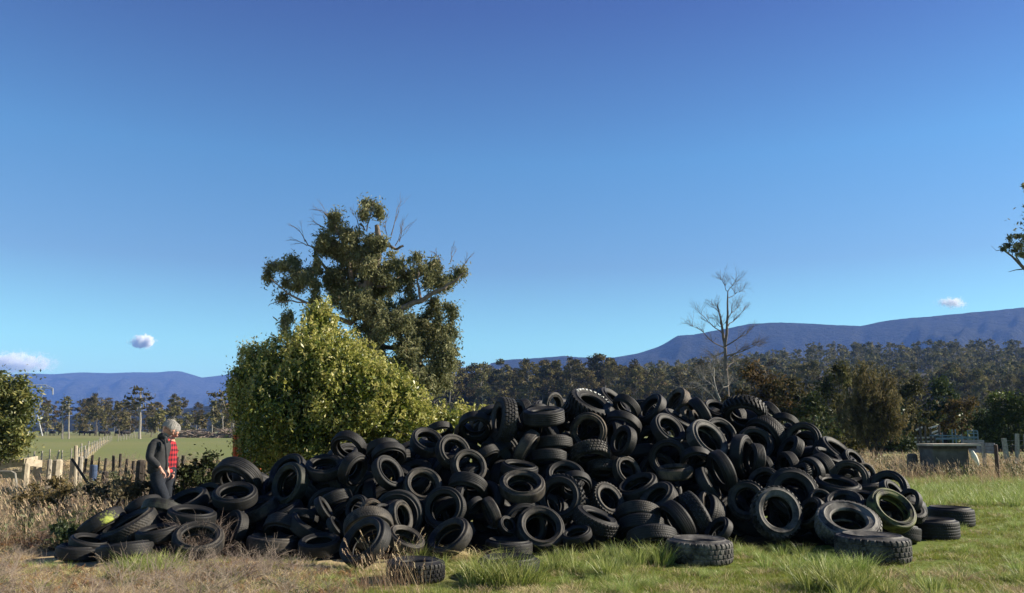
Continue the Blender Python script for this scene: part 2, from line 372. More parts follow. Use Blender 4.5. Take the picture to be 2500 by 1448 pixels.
# bulk, hole radius, half width, bulge, sidewall shape
def tyre_meshes(key, kind, w, hole, N, bulge=.03, mat=None):
    """unit diameter; half width w at the tread, hole = bead radius"""
    mat = mat or RUB; tw = w*.82
    crown = [(.455, -w*1.0), (.477, -w*.975), (.492, -tw), (.499, -tw*.6), (.5, 0), (.499, tw*.6), (.492, tw), (.477, w*.975), (.455, w*1.0)]
    M = 47; pr = smoothprof(crown, M); t_ = pr[:, 1]/tw
    s_ = np.linspace(-1.42, 1.42, M); sd_ = np.r_[0, np.cumsum(np.linalg.norm(np.diff(pr, axis=0), axis=1))]; s_ = (sd_/sd_[-1]*2-1)*1.42
    V1, Q1 = lathe(pr, N, lambda u: tread_h(kind, u, np.repeat(s_[None, :], N, 0)))
    inn = smoothprof([(.455, w*.998), (.447, w*.90), (.455, w*.5), (.458, 0), (.455, -w*.5), (.447, -w*.90), (.455, -w*.998)], 13)
    V2, Q2 = lathe(inn, N)
    mt = npmesh('tread_'+key, np.vstack([V1, V2]), np.vstack([Q1, Q2+len(V1)]), [mat], False)
    fl = np.ones(len(mt.polygons), bool); 
    if kind in 'crhs': mt.polygons.foreach_set('use_smooth', fl)
    n2 = min(N, 96); R_ = hole; wb = w*.74; mid = (.455+R_)/2
    side = [(.4545, w*1.002), (.440, w*1.012), (.436, w*1.035), (.43, w*1.03), (mid+.03, w+bulge), (mid+.028, w+bulge+.005), (mid+.015, w+bulge+.004), (mid+.012, w+bulge-.003), (mid, w+bulge-.004), (R_+.035, w*.93), (R_+.03, w*.95), (R_+.018, w*.90), (R_+.01, w*.84), (R_, wb), (R_-.003, wb-.012), (R_+.004, wb-.03), (R_+.022, wb-.022), (R_+.03, wb-.008), (mid+.005, w+bulge-.035), (.42, w*.97-.012), (.447, w*.90)]
    sp = np.array(side); V, Q = lathe(sp, n2)
    ms = npmesh('sidewall_'+key, V, Q[:, ::-1], [mat], True)
    return mt, ms
KINDS = {}
def kind_(k, kind, w, hole, N, bulge=.03):
    KINDS[k] = tyre_meshes(k, kind, w, hole, N, bulge) + (w+bulge,)
kind_('c', 'c', .134, .314, 256); kind_('h', 'h', .138, .314, 260); kind_('s', 's', .126, .320, 174)
kind_('r', 'r', .155, .285, 210); kind_('a', 'a', .150, .262, 272); kind_('l', 'l', .140, .288, 300)
kind_('w', 'c', .175, .315, 256); kind_('t', 'a', .125, .290, 272); kind_('m', 'l', .168, .250, 300)
kind_('n', 's', .115, .320, 174, .025)     # narrow
TINT = {'k': ((.030, .028, .025), .38), 'd': ((.075, .064, .050), .85), 'b': ((.12, .09, .06), 1.0), 'g': ((.045, .05, .034), .8),
        'm': ((.19, .20, .06), .62), 'o': ((.13, .122, .108), 1.1), 'e': ((.045, .043, .04), .52)}
ALLT = []
rt = random.Random(5)
def make_tyre(c, n, D, kind, tint, label, group, squash=1.0, name='tyre'):
    e = bpy.data.objects.new(name, None); COL.objects.link(e); e.empty_display_size = .1
    z = n.normalized(); a = z.orthogonal().normalized(); b = z.cross(a)
    rot = Matrix((a, b, z)).transposed().to_4x4() @ Matrix.Rotation(rt.uniform(0, 6.28), 4, 'Z')
    e.matrix_world = Matrix.Translation(c) @ rot
    e.scale = (D*squash, D*(2-squash), D)
    tag(e, label, 'tyre', group)
    mt, ms, hw = KINDS[kind]; col, al = TINT[tint]
    bf = rt.uniform(.85, 1.15); cc = tuple(v*bf for v in col)+(al*rt.uniform(.7, 1.2),)
    ks = []
    for nm, me, fl in (('tread', mt, 0), ('sidewall', ms, 0), ('sidewall', ms, 1)):
        o = bpy.data.objects.new(nm, me); COL.objects.link(o); o.parent = e; o.color = cc
        if fl: o.rotation_euler = (pi, 0, 0)
        ks.append(o)
    return e, ks
def spheres(c, n, D, hw):
    """proxy of a tyre: three rings of points"""
    z = n.normalized(); a = z.orthogonal().normalized(); b = z.cross(a)
    th = np.arange(18)*2*pi/18; a = np.array(a); b = np.array(b); zz = np.array(z); c = np.array(c)
    ring = np.cos(th)[:, None]*a+np.sin(th)[:, None]*b
    tube = .085
    return np.vstack([c+D*(.41*ring+zz*s_) for s_ in (-(hw-tube), 0, hw-tube)]), D*tube
def view_n(px, py, nx, ny):
    v = -ray(px, py).normalized(); r = v.cross(Vector((0, 0, 1))).normalized()*-1; u = r.cross(v)*-1
    if r.x < 0: r = -r
    if u.z < 0: u = -u
    m = sqrt(nx*nx+ny*ny)
    if m > .25: k_ = 1+.55*(1-m)*min(1, (m-.25)/.2); nx *= k_; ny *= k_; m *= k_
    if m > .985: nx *= .985/m; ny *= .985/m
    return (r*nx+u*ny+v*sqrt(max(0, 1-nx*nx-ny*ny))).normalized()
BX = [100, 150, 300, 550, 750, 900, 1100, 1300, 1500, 1700, 1900, 2050, 2200, 2260]
BD = [10.3, 10.3, 10.2, 10.9, 10.6, 10.1, 10.6, 10.7, 11.4, 11.4, 11.7, 11.2, 11.4, 11.4]
def surf(px, py, s_=.75):
    d0 = np.interp(px, BX, BD); k = (1050-py)/F
    return (CH+s_*d0)/(s_-k)
TABLE = '''
# --- left end
247 1284 118 .50 -.80 sk|tyre with a yellow paint splash on its tread at the left tip of the heap
318 1289 132 -.47 .84 hd|long leaning tyre in front of the yellow splashed one, its open side turned up left
386 1303 102 -.15 .97 sk|smooth tyre lying flat under the long leaning tyre by the yellow splashed one
307 1345 130 -.15 .80 nkG|tyre lying flat in dry grass as the front row's leftmost clear tyre
196 1348 104 .1 .9 skG|dark tyre sunk in dry weeds at the far left end of the heap
218 1328 92 .2 .9 sk|flat dark tyre under the yellow splashed one, edge lost in dry weeds
350 1244 92 .35 -.75 sk|tyre arching up just below and left of the grey haired person's legs
398 1248 98 -.25 -.85 sg|greenish worn tyre arching directly below the grey haired person's legs
484 1320 120 0 .70 cd|dusty tyre with white specks tilted back behind tall dry weeds near the left front
568 1294 92 -.70 .32 ck|tyre on edge facing left beside the white specked dusty tyre
574 1212 104 -.08 .78 sk|tyre lying tilted with dry stalks growing in front of its hole, right of the person
580 1172 118 -.38 -.50 re|big ribbed tyre arching highest right of the person, over the one with stalks
597 1174 84 .80 .42 sk|smooth narrow tyre wedged under the big ribbed arch right of the person
636 1246 88 -.50 .85 hd|tyre with fine herringbone tread below right of the tyre with stalks
698 1250 86 -.42 .89 hk|second herringbone tyre, right neighbour of the first one at lower left
404 1338 84 0 .95 sk|dark tyre squeezed on the ground between the flat one and the white specked one
468 1262 112 .10 .93 sk|shaded tyre lying in the hollow above the white specked dusty tyre
505 1214 84 -.30 .60 sk|dark tyre tucked left of the tyre with dry stalks in its hole
455 1228 104 -.35 .80 sk|dark tyre just right of the person's front leg
# --- left centre
708 1182 104 -.62 .20 sg|large tyre standing with its hole facing left and a muddy green lower tread
704 1150 92 -.45 .50 se|tyre peeping out behind the large muddy green one below the bright bush
793 1142 94 -.05 .78 ce|tyre tilted flat against the bright bush, left of a narrow upright shell
862 1145 82 .62 -.35 rk|narrow ribbed shell tyre curving down right of the flat one by the bush
852 1092 88 -.35 -.50 ck|tyre arched highest before the middle of the bright bush, green seen through it
936 1098 80 .10 -.75 ck|tyre with its tread up, right of the one arched before the bush
950 1112 82 .15 -.62 sk|smooth rimmed tyre under the tread up one near the foot of the bush
947 1154 88 .55 .42 se|tyre shaped like an open letter C with a pale left rim, left centre of heap
1042 1080 84 .22 .60 ce|tyre with a worn pale rim on the shoulder of the heap near the bush
1032 1187 95 .12 .42 sd|round tyre with a brown rim facing the camera at mid height left of centre
818 1224 86 .35 -.86 rk|tyre with three straight grooves across its top, below the left centre hollow
790 1243 62 .80 .50 sk|smooth edge on tyre under the three groove one
742 1264 76 -.20 -.90 ck|tread of a half buried tyre left of the smooth edge on one
698 1297 108 -.32 -.70 ce|ribbed tyre arching low behind the flat broken one at left front
668 1329 124 .12 .90 sdG|flattened torn tyre lying at the left front edge in dry grass
757 1290 112 .45 .80 sk|long sagging tyre leaning behind the front row, right of the low ribbed arch
780 1331 98 -.05 .88 ck|tyre lying flat directly left of the big open one in the front row
822 1290 62 .72 .58 sk|small smooth tyre edge behind the big open front tyre's left side
892 1324 130 -.50 .48 se|biggest open tyre of the left front row, leaning back with dry stalks before it
900 1288 118 .10 -.60 cd|wide tyre arching just behind the biggest open front tyre
990 1318 94 .32 .74 sd|tilted ring tyre right of the biggest open front tyre, green tuft at its foot
905 1246 58 .42 -.28 nb|small tyre with a brown inner wall showing above the wide arch
939 1252 54 .30 .60 nk|small dark tyre right of the brown walled small one
978 1262 80 .72 .20 sd|hook shaped tyre standing above the tilted ring in the left front
872 1240 62 -.50 .30 ck|small tyre shell left of the brown walled small one
# --- centre
1230 1026 110 -.88 .14 ae|tall chunky block tread tyre standing upright on the left shoulder of the heap
1280 1012 78 -.88 -.10 ce|tyre standing behind the right side of the tall chunky tread tyre
1306 1014 72 .30 -.70 se|tyre tread showing between the upright one and the small ring on the ridge
1350 991 66 .62 .02 cd|small tyre standing like an arch on the ridge left of the lettered one
1328 1017 100 -.05 .97 re|tyre lying flat under the small arch tyre on the ridge
1160 1040 84 0 -.60 sk|tyre arched on the skyline with green bush seen through it
1073 1054 68 .20 -.72 ck|tyre on the skyline left of the arch that shows green bush
1203 1020 58 -.30 .60 sk|small dark tyre just left of the tall chunky tread tyre
1106 1104 90 .38 .32 sd|ring tyre facing right, below the skyline arch with green bush
1144 1141 88 .28 .28 sd|ring tyre below right of the right facing ring, pale half moon inside
1186 1114 68 .52 -.70 rk|tyre tread with one pale stripe, right of the two rings at left centre
1142 1190 94 -.20 -.72 re|ribbed tyre arching like a loaf in the left centre of the heap
1127 1221 68 .92 0 sk|tyre seen edge on as a vertical slab below the loaf shaped arch
1156 1236 54 .60 -.62 sk|small tyre end right of the vertical slab
1200 1251 74 -.85 -.38 sd|narrow tyre standing upright with a worn brown tread right of the slab
1085 1242 104 -.26 .20 ck|large open ring with a dirty right side left of the upright slab
1098 1314 110 -.38 .58 sd|muddy tyre leaning back behind the yellow grass tuft in the front row
1186 1313 72 0 .93 rkG|small tyre lying flat with grooved sides right of the yellow grass tuft
1242 1336 114 .05 .93 seG|flat muddy tyre on the grass below left of the front facing centre tyre
1319 1291 115 .12 .42 sd|whole round tyre facing the camera at the front centre edge of the heap
1238 1283 48 .50 .40 ck|tiny end of a tyre left of the whole round front centre tyre
1285 1092 90 .82 -.50 sd|smooth brownish tyre leaning like a ramp below the ridge
1350 1085 95 .05 -.96 ce|upper of two tyres lying flat one on the other under the ridge
1340 1118 90 0 -.95 ce|lower of two tyres lying flat one on the other under the ridge
1268 1146 90 .15 .93 sk|flat tyre with its smooth side up, above the ring holding another tyre
1275 1188 108 0 .68 sd|wide tilted ring at the centre with another tyre lying inside it
1270 1198 62 .05 .70 sk 0.25|small smooth tyre lying inside the wide tilted centre ring
1380 1166 94 .05 .48 ce|ring tyre standing behind the central lug tyre
1403 1184 82 .10 -.60 sk|smooth arch resting on the right shoulder of the central lug tyre
1368 1217 118 -.24 .22 le|round lug tyre with teeth all round facing the camera in the centre
1015 1392 138 .02 .93 aeG|flat tyre alone on the grass in front, behind pale seed stalks
1242 1385 150 0 .93 skG|flat tyre half covered by a green grass tuft at the front
# --- ridge
1440 995 120 .38 .76 me|huge tyre with white raised lettering topping the heap
1497 986 98 .64 .68 sk|tyre leaning behind the right side of the lettered tyre
1530 994 72 -.50 -.55 ck|tyre with fine tread on the skyline right of the lettered tyre
1437 1053 90 -.10 .08 sb|brown rimmed tyre facing straight out directly under the lettered tyre
1497 1066 78 -.85 .20 ce|tyre tread standing right of the brown rimmed one under the lettered tyre
1522 1078 78 -.62 .30 ck|tyre with a lit serrated edge, second right of the brown rimmed one
1521 1038 88 -.25 -.62 se|tyre arching under the skyline tyre right of the lettered one
1591 999 82 -.60 .52 se|barrel like tyre on the ridge opening to the upper left
1652 983 78 -.64 .48 cb|brown dusty tyre standing highest on the ridge right of centre
1661 999 78 -.68 .52 sb 0.3|brown tyre pressed against the underside of the brown dusty ridge tyre
1630 1050 90 .50 .52 ce|tyre with a pale thin rim opening to the upper right, under the ridge
1656 1030 88 .52 .82 sk|leaning tyre resting across the pale rimmed one under the ridge
1680 1021 58 .82 .30 nb|tan sidewall tyre edge below the brown dusty ridge tyre
1697 1024 48 .86 .32 nb|second thin tan tyre edge, right of the first
1711 1010 84 -.85 -.45 ck|steeply leaning black tyre right of the tan edges
1440 1110 102 .10 -.80 ad|chunky tread tyre lying just under the brown rimmed facing tyre
1471 1145 78 0 -.86 ad|second chunky tread tyre, lower right of the first under the brown rimmed one
1530 1151 78 .50 .32 sd|dusty standing tyre with a pale face right of the chunky tread pair
1632 1118 92 -.18 .02 ck|round tyre facing out with a thin pale inner ring, right of centre
1648 1153 88 -.05 .96 sb|brown dusty tyre lying flat under the round one right of centre
1558 1190 100 -.32 .76 se|wide smooth tyre tilted open to the upper left, right of the central lug tyre
1608 1219 94 -.42 .60 rd|ribbed tyre tilted open to the upper left under the wide smooth one
1482 1222 90 .45 .38 ld|lug tyre with a pale toothed crescent, right of the round central lug tyre
1560 1262 112 0 -.80 cd|top tyre of a low stack of three in shade at centre right front
1566 1290 114 .05 -.86 ck|middle tyre of the low stack of three at centre right front
1592 1316 120 .10 -.90 ck|bottom tyre of the low stack of three at centre right front
1455 1273 108 .38 .84 ak|long jagged edged tyre leaning down right below the central lug tyre
1408 1306 72 -.20 .80 nk|torn tyre lip with a pale end on the shaded grass at front centre
1655 1274 108 -.76 -.50 ck|dark slab of a tyre leaning left of the tall jagged one
1700 1263 128 -.88 -.46 te|tall jagged edged tyre leaning behind the flat truck tyre on the grass
1728 1183 88 .85 .46 se|leaning tyre with a lit right edge above the tall jagged one
1723 1226 52 .82 .10 nb|small tan crescent of a tyre in the shadow right of centre
1707 1344 158 .02 .93 aoG|big block tread tyre lying flat on the grass in front, right of centre
1754 1297 74 -.55 .50 se|open barrel tyre behind the big flat one on the grass
# --- right centre
1726 1076 112 .55 .48 so|big worn pale grey tyre tilted to the upper right on the right shoulder
1757 1062 88 .42 .35 se|ring tyre standing right behind the big worn pale grey one
1818 1010 110 -.10 -.62 lk|big knobbly tyre arching over a gap on the right skyline
1880 1010 62 -.62 -.48 re|ribbed tyre right of the knobbly arch on the skyline
1748 1001 68 .30 .70 sk|dark flat tyre on the skyline left of the knobbly arch
1868 1070 112 -.48 -.30 hk|huge ribbed tyre arching behind the ring on the right shoulder
1842 1086 88 .18 .28 se|ring tyre sheltered by the huge ribbed arch on the right shoulder
1916 1036 68 -.20 -.62 ck|tyre on the right skyline just above the clean round ring
1961 1074 86 -.14 .22 se|clean round ring tyre facing out on the right slope's outline
1930 1100 74 -.66 .46 re|shiny barrel tyre leaning in front of the clean round ring
1811 1112 100 .88 -.04 se|tall smooth tyre standing edge on, right of the big pale grey one
1844 1121 76 -.86 .10 re|ribbed tyre standing edge on right of the tall smooth one
1868 1138 52 -.70 -.20 ck|small tread wedged right of the two edge on tyres
1763 1148 98 -.82 -.36 sk|broad smooth tyre leaning left below the big pale grey one
1700 1123 78 .10 -.62 sk|dark arched tyre below left of the big pale grey one
1925 1142 78 -.76 -.10 ce|tyre with deep grooves standing under the shiny barrel
1961 1160 58 -.70 .20 lk|small lug tread squeezed between two standing tyres on the right
1980 1152 72 -.52 -.10 se|standing tyre with a bright right rim on the right slope
2008 1145 76 -.66 -.30 re|standing ribbed tyre outermost of the leaning pair on the right slope
1866 1178 78 -.22 .40 sd|tyre with a lit rim behind the huge block tread ring
1935 1205 122 .14 .24 ae|huge block tread ring facing out at lower right
1824 1222 94 -.10 .22 ld|toothed lug ring behind the left side of the pale lug tyre
1895 1253 124 .27 .22 lo|pale dusty lug tyre with big teeth facing out at lower right
1979 1252 78 -.52 .42 sd|tyre crescent under the right side of the huge block tread ring
2070 1283 148 .14 .68 ao|wide grey block tread tyre tilted back near the right front
2130 1337 170 .03 .93 aoG|widest flat block tread tyre on the grass at the right front
# --- right end
2042 1106 98 .60 .70 sk|long dark tyre sloping down right along the right outline
2020 1116 68 .45 .82 sk|dark tyre beneath the long sloping one on the right
2084 1123 58 .60 .50 nk|small tyre end at the lower tip of the long sloping one
2074 1168 88 .05 .12 sd|round arch tyre standing with another tyre inside it at far right
2067 1177 62 -.20 .10 sk 0.3|small tyre inside the round arch at far right
2112 1156 52 .40 .20 nb|light brown tyre peeking out on the right outline
2045 1190 108 .16 .90 sk|tyre lying nearly flat below the round arch at far right
2112 1189 98 -.08 .94 se|flat tyre with a bright shiny corner at far right
2170 1198 96 -.26 .28 ce|tyre standing as an arch on the far right above the mossy one
2180 1206 74 .70 .50 sk|narrow tyre leaning inside the far right arch
2220 1225 62 -.40 .30 sk|dark tyre behind the right edge of the far right arch
2226 1249 66 .30 .68 ak|block tread tyre on the ground right of the mossy one
2062 1232 92 -.05 .70 se|tilted ring directly left of the mossy tyre
2104 1219 78 .10 .88 sk|flat tyre between the tilted ring and the mossy tyre
2176 1246 112 .42 .46 sm|tyre covered with yellow green moss leaning at the far right
2188 1298 110 .20 .85 hkG|dark tyre lying under the mossy tyre
2280 1291 112 0 .93 wkG|deep tyre lying flat on the lawn at the heap's right end
2320 1261 108 .02 .93 wkG|tyre lying flat on the lawn farthest right, apart from the heap
2003 1223 58 .20 .30 sk|small tyre end between the huge block ring and the tilted ring
'''
recs = []
for ln in TABLE.strip().splitlines():
    if not ln.strip() or ln[0] == '#': continue
    a, lab = ln.split('|'); f = a.split()
    x, y, D, nx, ny = map(float, f[:5]); k, ti = f[5][0], f[5][1]
    ground_ = 'G' in f[5]; dz = float(f[6]) if len(f) > 6 else 0
    recs.append(dict(x=x, y=y, D=D, nx=nx, ny=ny, k=k, t=ti, g=ground_, dz=dz, lab=lab.strip()))
def hext(n, D, hw):   # vertical half extent
    s_ = sqrt(max(0, 1-n.z**2)); return D*(.5*s_+hw*abs(n.z)*.92 if s_ > .2 else .5*s_+hw*.9*abs(n.z))
def settle(r, dist):
    d = ray(r['x'], r['y']); hw = KINDS[r['k']][2]
    dn = d/d.y
    if r['g']:
        n = (Vector((0, 0, 1))+Vector((r['nx'], -abs(r['ny'])+.93, 0))*.8).normalized()
        lo, hi = 6, 22
        for _ in range(40):
            m = (lo+hi)/2; c = Vector((0, 0, CH))+dn*m; D = r['D']*m/F
            g0 = float(gz(c.x, c.y))
            if c.z-hext(n, D, hw)-g0 > 0: lo = m
            else: hi = m
        m = lo
    else:
        n = view_n(r['x'], r['y'], r['nx'], r['ny']); m = dist
        c = Vector((0, 0, CH))+dn*m; D = r['D']*m/F
        if c.z-hext(n, D, hw) < 0.0:
            lo, hi = 6, m
            for _ in range(40):
                q = (lo+hi)/2; c = Vector((0, 0, CH))+dn*q; D = r['D']*q/F
                if c.z-hext(n, D, hw) > 0: lo = q
                else: hi = q
            m = lo
    c = Vector((0, 0, CH))+dn*m
    return c, n, r['D']*m/F, m
for r in recs: r['m0'] = surf(r['x'], r['y'])+r['dz']; r['m'] = r['m0']
def proxy(r):
    c, n, D, m = settle(r, r['m']); r['m'] = m; r['c'] = c; r['n'] = n; r['Dm'] = D
    r['P'], r['pr'] = spheres(c, n, D, KINDS[r['k']][2])
for r in recs: proxy(r)
for it in range(26):
    push = np.zeros(len(recs)); worst = 0
    for i in range(len(recs)):
        for j in range(i+1, len(recs)):
            a, b = recs[i], recs[j]
            if (a['c']-b['c']).length > (a['Dm']+b['Dm'])*.55: continue
            d2 = ((a['P'][:, None]-b['P'][None])**2).sum(-1).min()
            pen = (a['pr']+b['pr'])*.93-sqrt(d2)
            if pen > 0.004:
                worst = max(worst, pen)
                fa = a['y']-a['dz']*260 + a['D']*.15; fb = b['y']-b['dz']*260 + b['D']*.15
                s_ = 1 if fa > fb else -1
                push[i] -= s_*pen*.6; push[j] += s_*pen*.6
    if worst < .01: break
    for i, r in enumerate(recs):
        if r['g']: continue
        p = max(-.09, min(.09, push[i])); r['m'] = min(max(r['m']+p, r['m0']-.5), r['m0']+.75); proxy(r)
labs = [r['lab'] for r in recs]
for L in set(labs):
    if labs.count(L) > 1: print('DUP LABEL', L)
for r in recs:
    e, ks = make_tyre(r['c'], r['n'], r['Dm'], r['k'], r['t'], r['lab'], 'used tyres in the heap', squash=rt.uniform(.965, 1.035))
    r['o'] = e; r['ks'] = ks
# tyres deeper in the heap, packed without touching the ones in front
PT = np.concatenate([r['P'] for r in recs]); PRr = np.concatenate([np.full(len(r['P']), r['pr']) for r in recs])
TOPX = [150, 230, 320, 440, 520, 580, 640, 700, 760, 850, 940, 1040, 1130, 1200, 1250, 1350, 1450, 1540, 1650, 1750, 1850, 1960, 2050, 2150, 2230]
TOPY = [1330, 1262, 1250, 1220, 1180, 1130, 1150, 1140, 1120, 1070, 1090, 1065, 1025, 985, 985, 975, 960, 970, 965, 990, 985, 1040, 1100, 1160, 1210]
nf = 0; tries = 0; extra = []
while nf < 330 and tries < 30000:
    tries += 1
    x = rt.uniform(190, 2215); ty = np.interp(x, TOPX, TOPY); base = 1050+F*CH/np.interp(x, BX, BD)
    back = nf > 290
    y = rt.uniform(ty+26, base-22) if not back else rt.uniform(ty+38, ty+110)
    m = surf(x, y) + (rt.uniform(.1, 1.0) if nf < 140 else rt.uniform(.4, 1.5) if not back else rt.uniform(1.3, 2.6))
    D = rt.uniform(.58, .68); k = rt.choice('cchsrsw')
    ph = rt.uniform(0, 2*pi); q = rt.uniform(.1, .98)
    n = view_n(x, y, q*cos(ph), q*sin(ph)); c = Vector((0, 0, CH))+ray(x, y)/ray(x, y).y*m
    if c.z-hext(n, D, .17) < 0: c.z = hext(n, D, .17)
    Dp = D*F/m
    if any(((x-r['x'])**2+(y-r['y'])**2 < (.43*(r['D']+Dp))**2 and m < r['m']+.16) for r in recs): continue
    Pn, pr = spheres(c, n, D, KINDS[k][2])
    near = np.abs(PT-np.array(c)).max(1) < 1.1
    if near.any():
        d = np.sqrt(((Pn[:, None]-PT[near][None])**2).sum(-1))-PRr[near][None]-pr
        if d.min() < -.062: continue
    Q_ = Pn-np.array([0, 0, CH]); yy = Q_[:, 1]; zz = Q_[:, 2]; cP, sP = cos(PITCH), sin(PITCH)
    fy = cP*yy+sP*zz; up = -sP*yy+cP*zz; pyy = 724-F*up/fy; pxx = 1250+F*Q_[:, 0]/fy
    if (pyy-F*pr/yy < np.interp(pxx, TOPX, TOPY)-2).any(): continue
    if len(recs)+nf < 298:
        make_tyre(c, n, D, k, rt.choice('kkke'), 'black tyre wedged deep in the shaded gaps of the tyre heap', 'tyres half hidden inside the heap')
    else: extra.append((c, n, D))
    PT = np.vstack([PT, Pn]); PRr = np.r_[PRr, np.full(len(Pn), pr)]; nf += 1
if extra:
    lp = np.array([(.30, .10), (.36, .155), (.44, .16), (.485, .13), (.5, 0), (.485, -.13), (.44, -.16), (.36, -.155), (.30, -.10), (.33, -.11), (.44, -.12), (.455, 0), (.44, .12), (.33, .11), (.30, .10)])
    Vl, Ql = lathe(lp, 40); me_ = MB()
    for c, n, D in extra:
        z = n.normalized(); a = z.orthogonal().normalized(); b = z.cross(a)
        me_.add((Vl*D) @ np.array(Matrix((a, b, z))) + np.array(c), Q=Ql)
    tag(me_.build('tyre_mass', simple('old_rubber', (.012, .012, .013), .65, .3, 12), smooth=True), kind='stuff')
print('tyres', len(recs), 'fillers', nf, 'tries', tries, 'iters', it, 'worst', worst)
# ---- special tyres
def find(s_): return [r for r in recs if s_ in r['lab']][0]
r = find('yellow paint splash')
mi = r['o'].matrix_basis.inverted(); lo_ = mi @ Vector((0, 0, CH)); ld = mi.to_3x3() @ ray(270, 1272)
a_ = ld.x**2+ld.y**2; b_ = 2*(lo_.x*ld.x+lo_.y*ld.y); c_ = lo_.x**2+lo_.y**2-.25; dd_ = max(0, b_*b_-4*a_*c_); loc = lo_+ld*((-b_-sqrt(dd_))/(2*a_)); loc.z = max(-.1, min(.1, loc.z))
mtread = r['ks'][0].data.copy(); msid = r['ks'][1].data.copy()
PAINT_AT = tuple(loc)
pm = rubber('painted_rubber', 'paint')
for me in (mtread, ): me.materials.clear(); me.materials.append(pm)
r['ks'][0].data = mtread
# lettering on the top tyre
r = find('white raised lettering'); e = r['o']; mi = e.matrix_basis.inverted()
face = 1 if (mi.to_3x3() @ (Vector((0, 0, CH))-r['c'])).z > 0 else -1
pl = mi @ P(1408, 956, r['m']); ang0 = atan2(pl.y, pl.x)
pe = mi @ P(1482, 972, r['m']); ang1 = atan2(pe.y, pe.x)
mw, mh, hw = KINDS[r['k']]
lm = simple('white_letter_rubber', (.75, .74, .68), .6, .08, 20)
def letter_mesh(ch, size):
    cu = bpy.data.curves.new('glyph', 'FONT'); cu.body = ch; cu.size = size; cu.align_x = 'CENTER'; cu.extrude = .0018; cu.offset = .0028
    o = bpy.data.objects.new('glyph', cu); COL.objects.link(o); bpy.context.view_layer.update()
    me = bpy.data.meshes.new_from_object(o.evaluated_get(bpy.context.evaluated_depsgraph_get())); bpy.data.objects.remove(o); bpy.data.curves.remove(cu); return me
word = 'POWERGUARD'; 
da = (ang1-ang0+pi) % (2*pi)-pi; step = da/(len(word)-1); rr = .372; zs = (hw+.003)
for i, ch in enumerate(word):
    me = letter_mesh(ch, .072); me.calc_loop_triangles(); a = ang0+step*i
    vs = np.array([v.co[:] for v in me.vertices]); vs[:, 0] *= 1.12; vs[:, 1] -= .027
    rad = rr+vs[:, 1]; aa = a - face*vs[:, 0]/rr*1.0
    sr = [.26, .285, .352, .364, .367, .382, .43, .44]; sz = [.141, .156, .194, .195, .202, .1985, .173, .170]
    zz = face*(np.interp(rad, sr, sz)+.0085+vs[:, 2])
    ob('letter', npmesh('letter', np.stack([rad*np.cos(aa), rad*np.sin(aa), zz], -1), np.array([t_.vertices[:] for t_ in me.loop_triangles]), [lm]), e)
# ---------------------------------------------------------------- vegetation
def unit(n):
    v = rng.normal(size=(n, 3)); return v/np.linalg.norm(v, axis=1)[:, None]
def leaves(mb, C, size, elong=1.0, droop=0.0, tone=None, flat=0.0, out=None, outw=.5):
    """rhombus leaves at C; droop pulls the long axis down; out: outward directions the faces turn to"""
    n = len(C); s_ = size*rng.uniform(.6, 1.3, n)[:, None]
    a = unit(n); a[:, 2] = a[:, 2]*(1-flat) - droop; a /= np.linalg.norm(a, axis=1)[:, None]
    h = unit(n)
    if out is not None: h = h*(1-outw)+out*outw
    b = np.cross(a, h); b /= np.linalg.norm(b, axis=1)[:, None]+1e-9
    mb.quads(C, a*s_*elong, b*s_*.5, rng.uniform(0, 1, n) if tone is None else tone)
def blob_pts(c, r, n, shell=.45, gauss=False):
    d = unit(n); q = rng.uniform(shell**3, 1, n)**(1/3)
    if gauss: q = np.minimum(np.abs(rng.normal(0, .62, n)), 1.45)+.05
    q = q*(1+.16*np.sin(d[:, 0]*5+c[0]*3)+.14*np.sin(d[:, 2]*6+c[2]*5)+.10*np.sin(d[:, 1]*11+c[0]*7))
    return np.array(c)+d*np.array(r)*q[:, None], d
bark = simple('grey_bark', (.13, .11, .09), .9, .4, 9, .2, .5)
bark_d = simple('dark_bark', (.055, .045, .036), .9, .4, 9, .2, .5)
bark_w = simple('pale_bark', (.26, .235, .20), .85, .3, 5, .2, .3)
def limb(mb, a, b, r0, r1, n=6, k=7, wig=.06):
    a = np.array(a, float); b = np.array(b, float); L = np.linalg.norm(b-a)
    ts = np.linspace(0, 1, k); pts = [a+(b-a)*t_+rng.normal(0, wig*L/k, 3)*(0 < t_ < 1)*1.3 for t_ in ts]
    mb.tube(pts, list(r0+(r1-r0)*ts**.8), n); return pts
def twigs(mb, p, d, L, r, depth, spread=.6, n=3):
    if depth == 0 or L < .05: return
    d = d/np.linalg.norm(d); e = p+d*L+rng.normal(0, L*.06, 3); mid = (p+e)/2+rng.normal(0, L*.07, 3)
    mb.tube([p, mid, e], [r, r*.75, r*.5], 4 if r < .05 else 6, False)
    for i in range(n):
        nd = d+unit(1)[0]*spread; q = mid if i == 0 else e
        twigs(mb, q, nd, L*rng.uniform(.55, .85), r*.5, depth-1, spread, n)
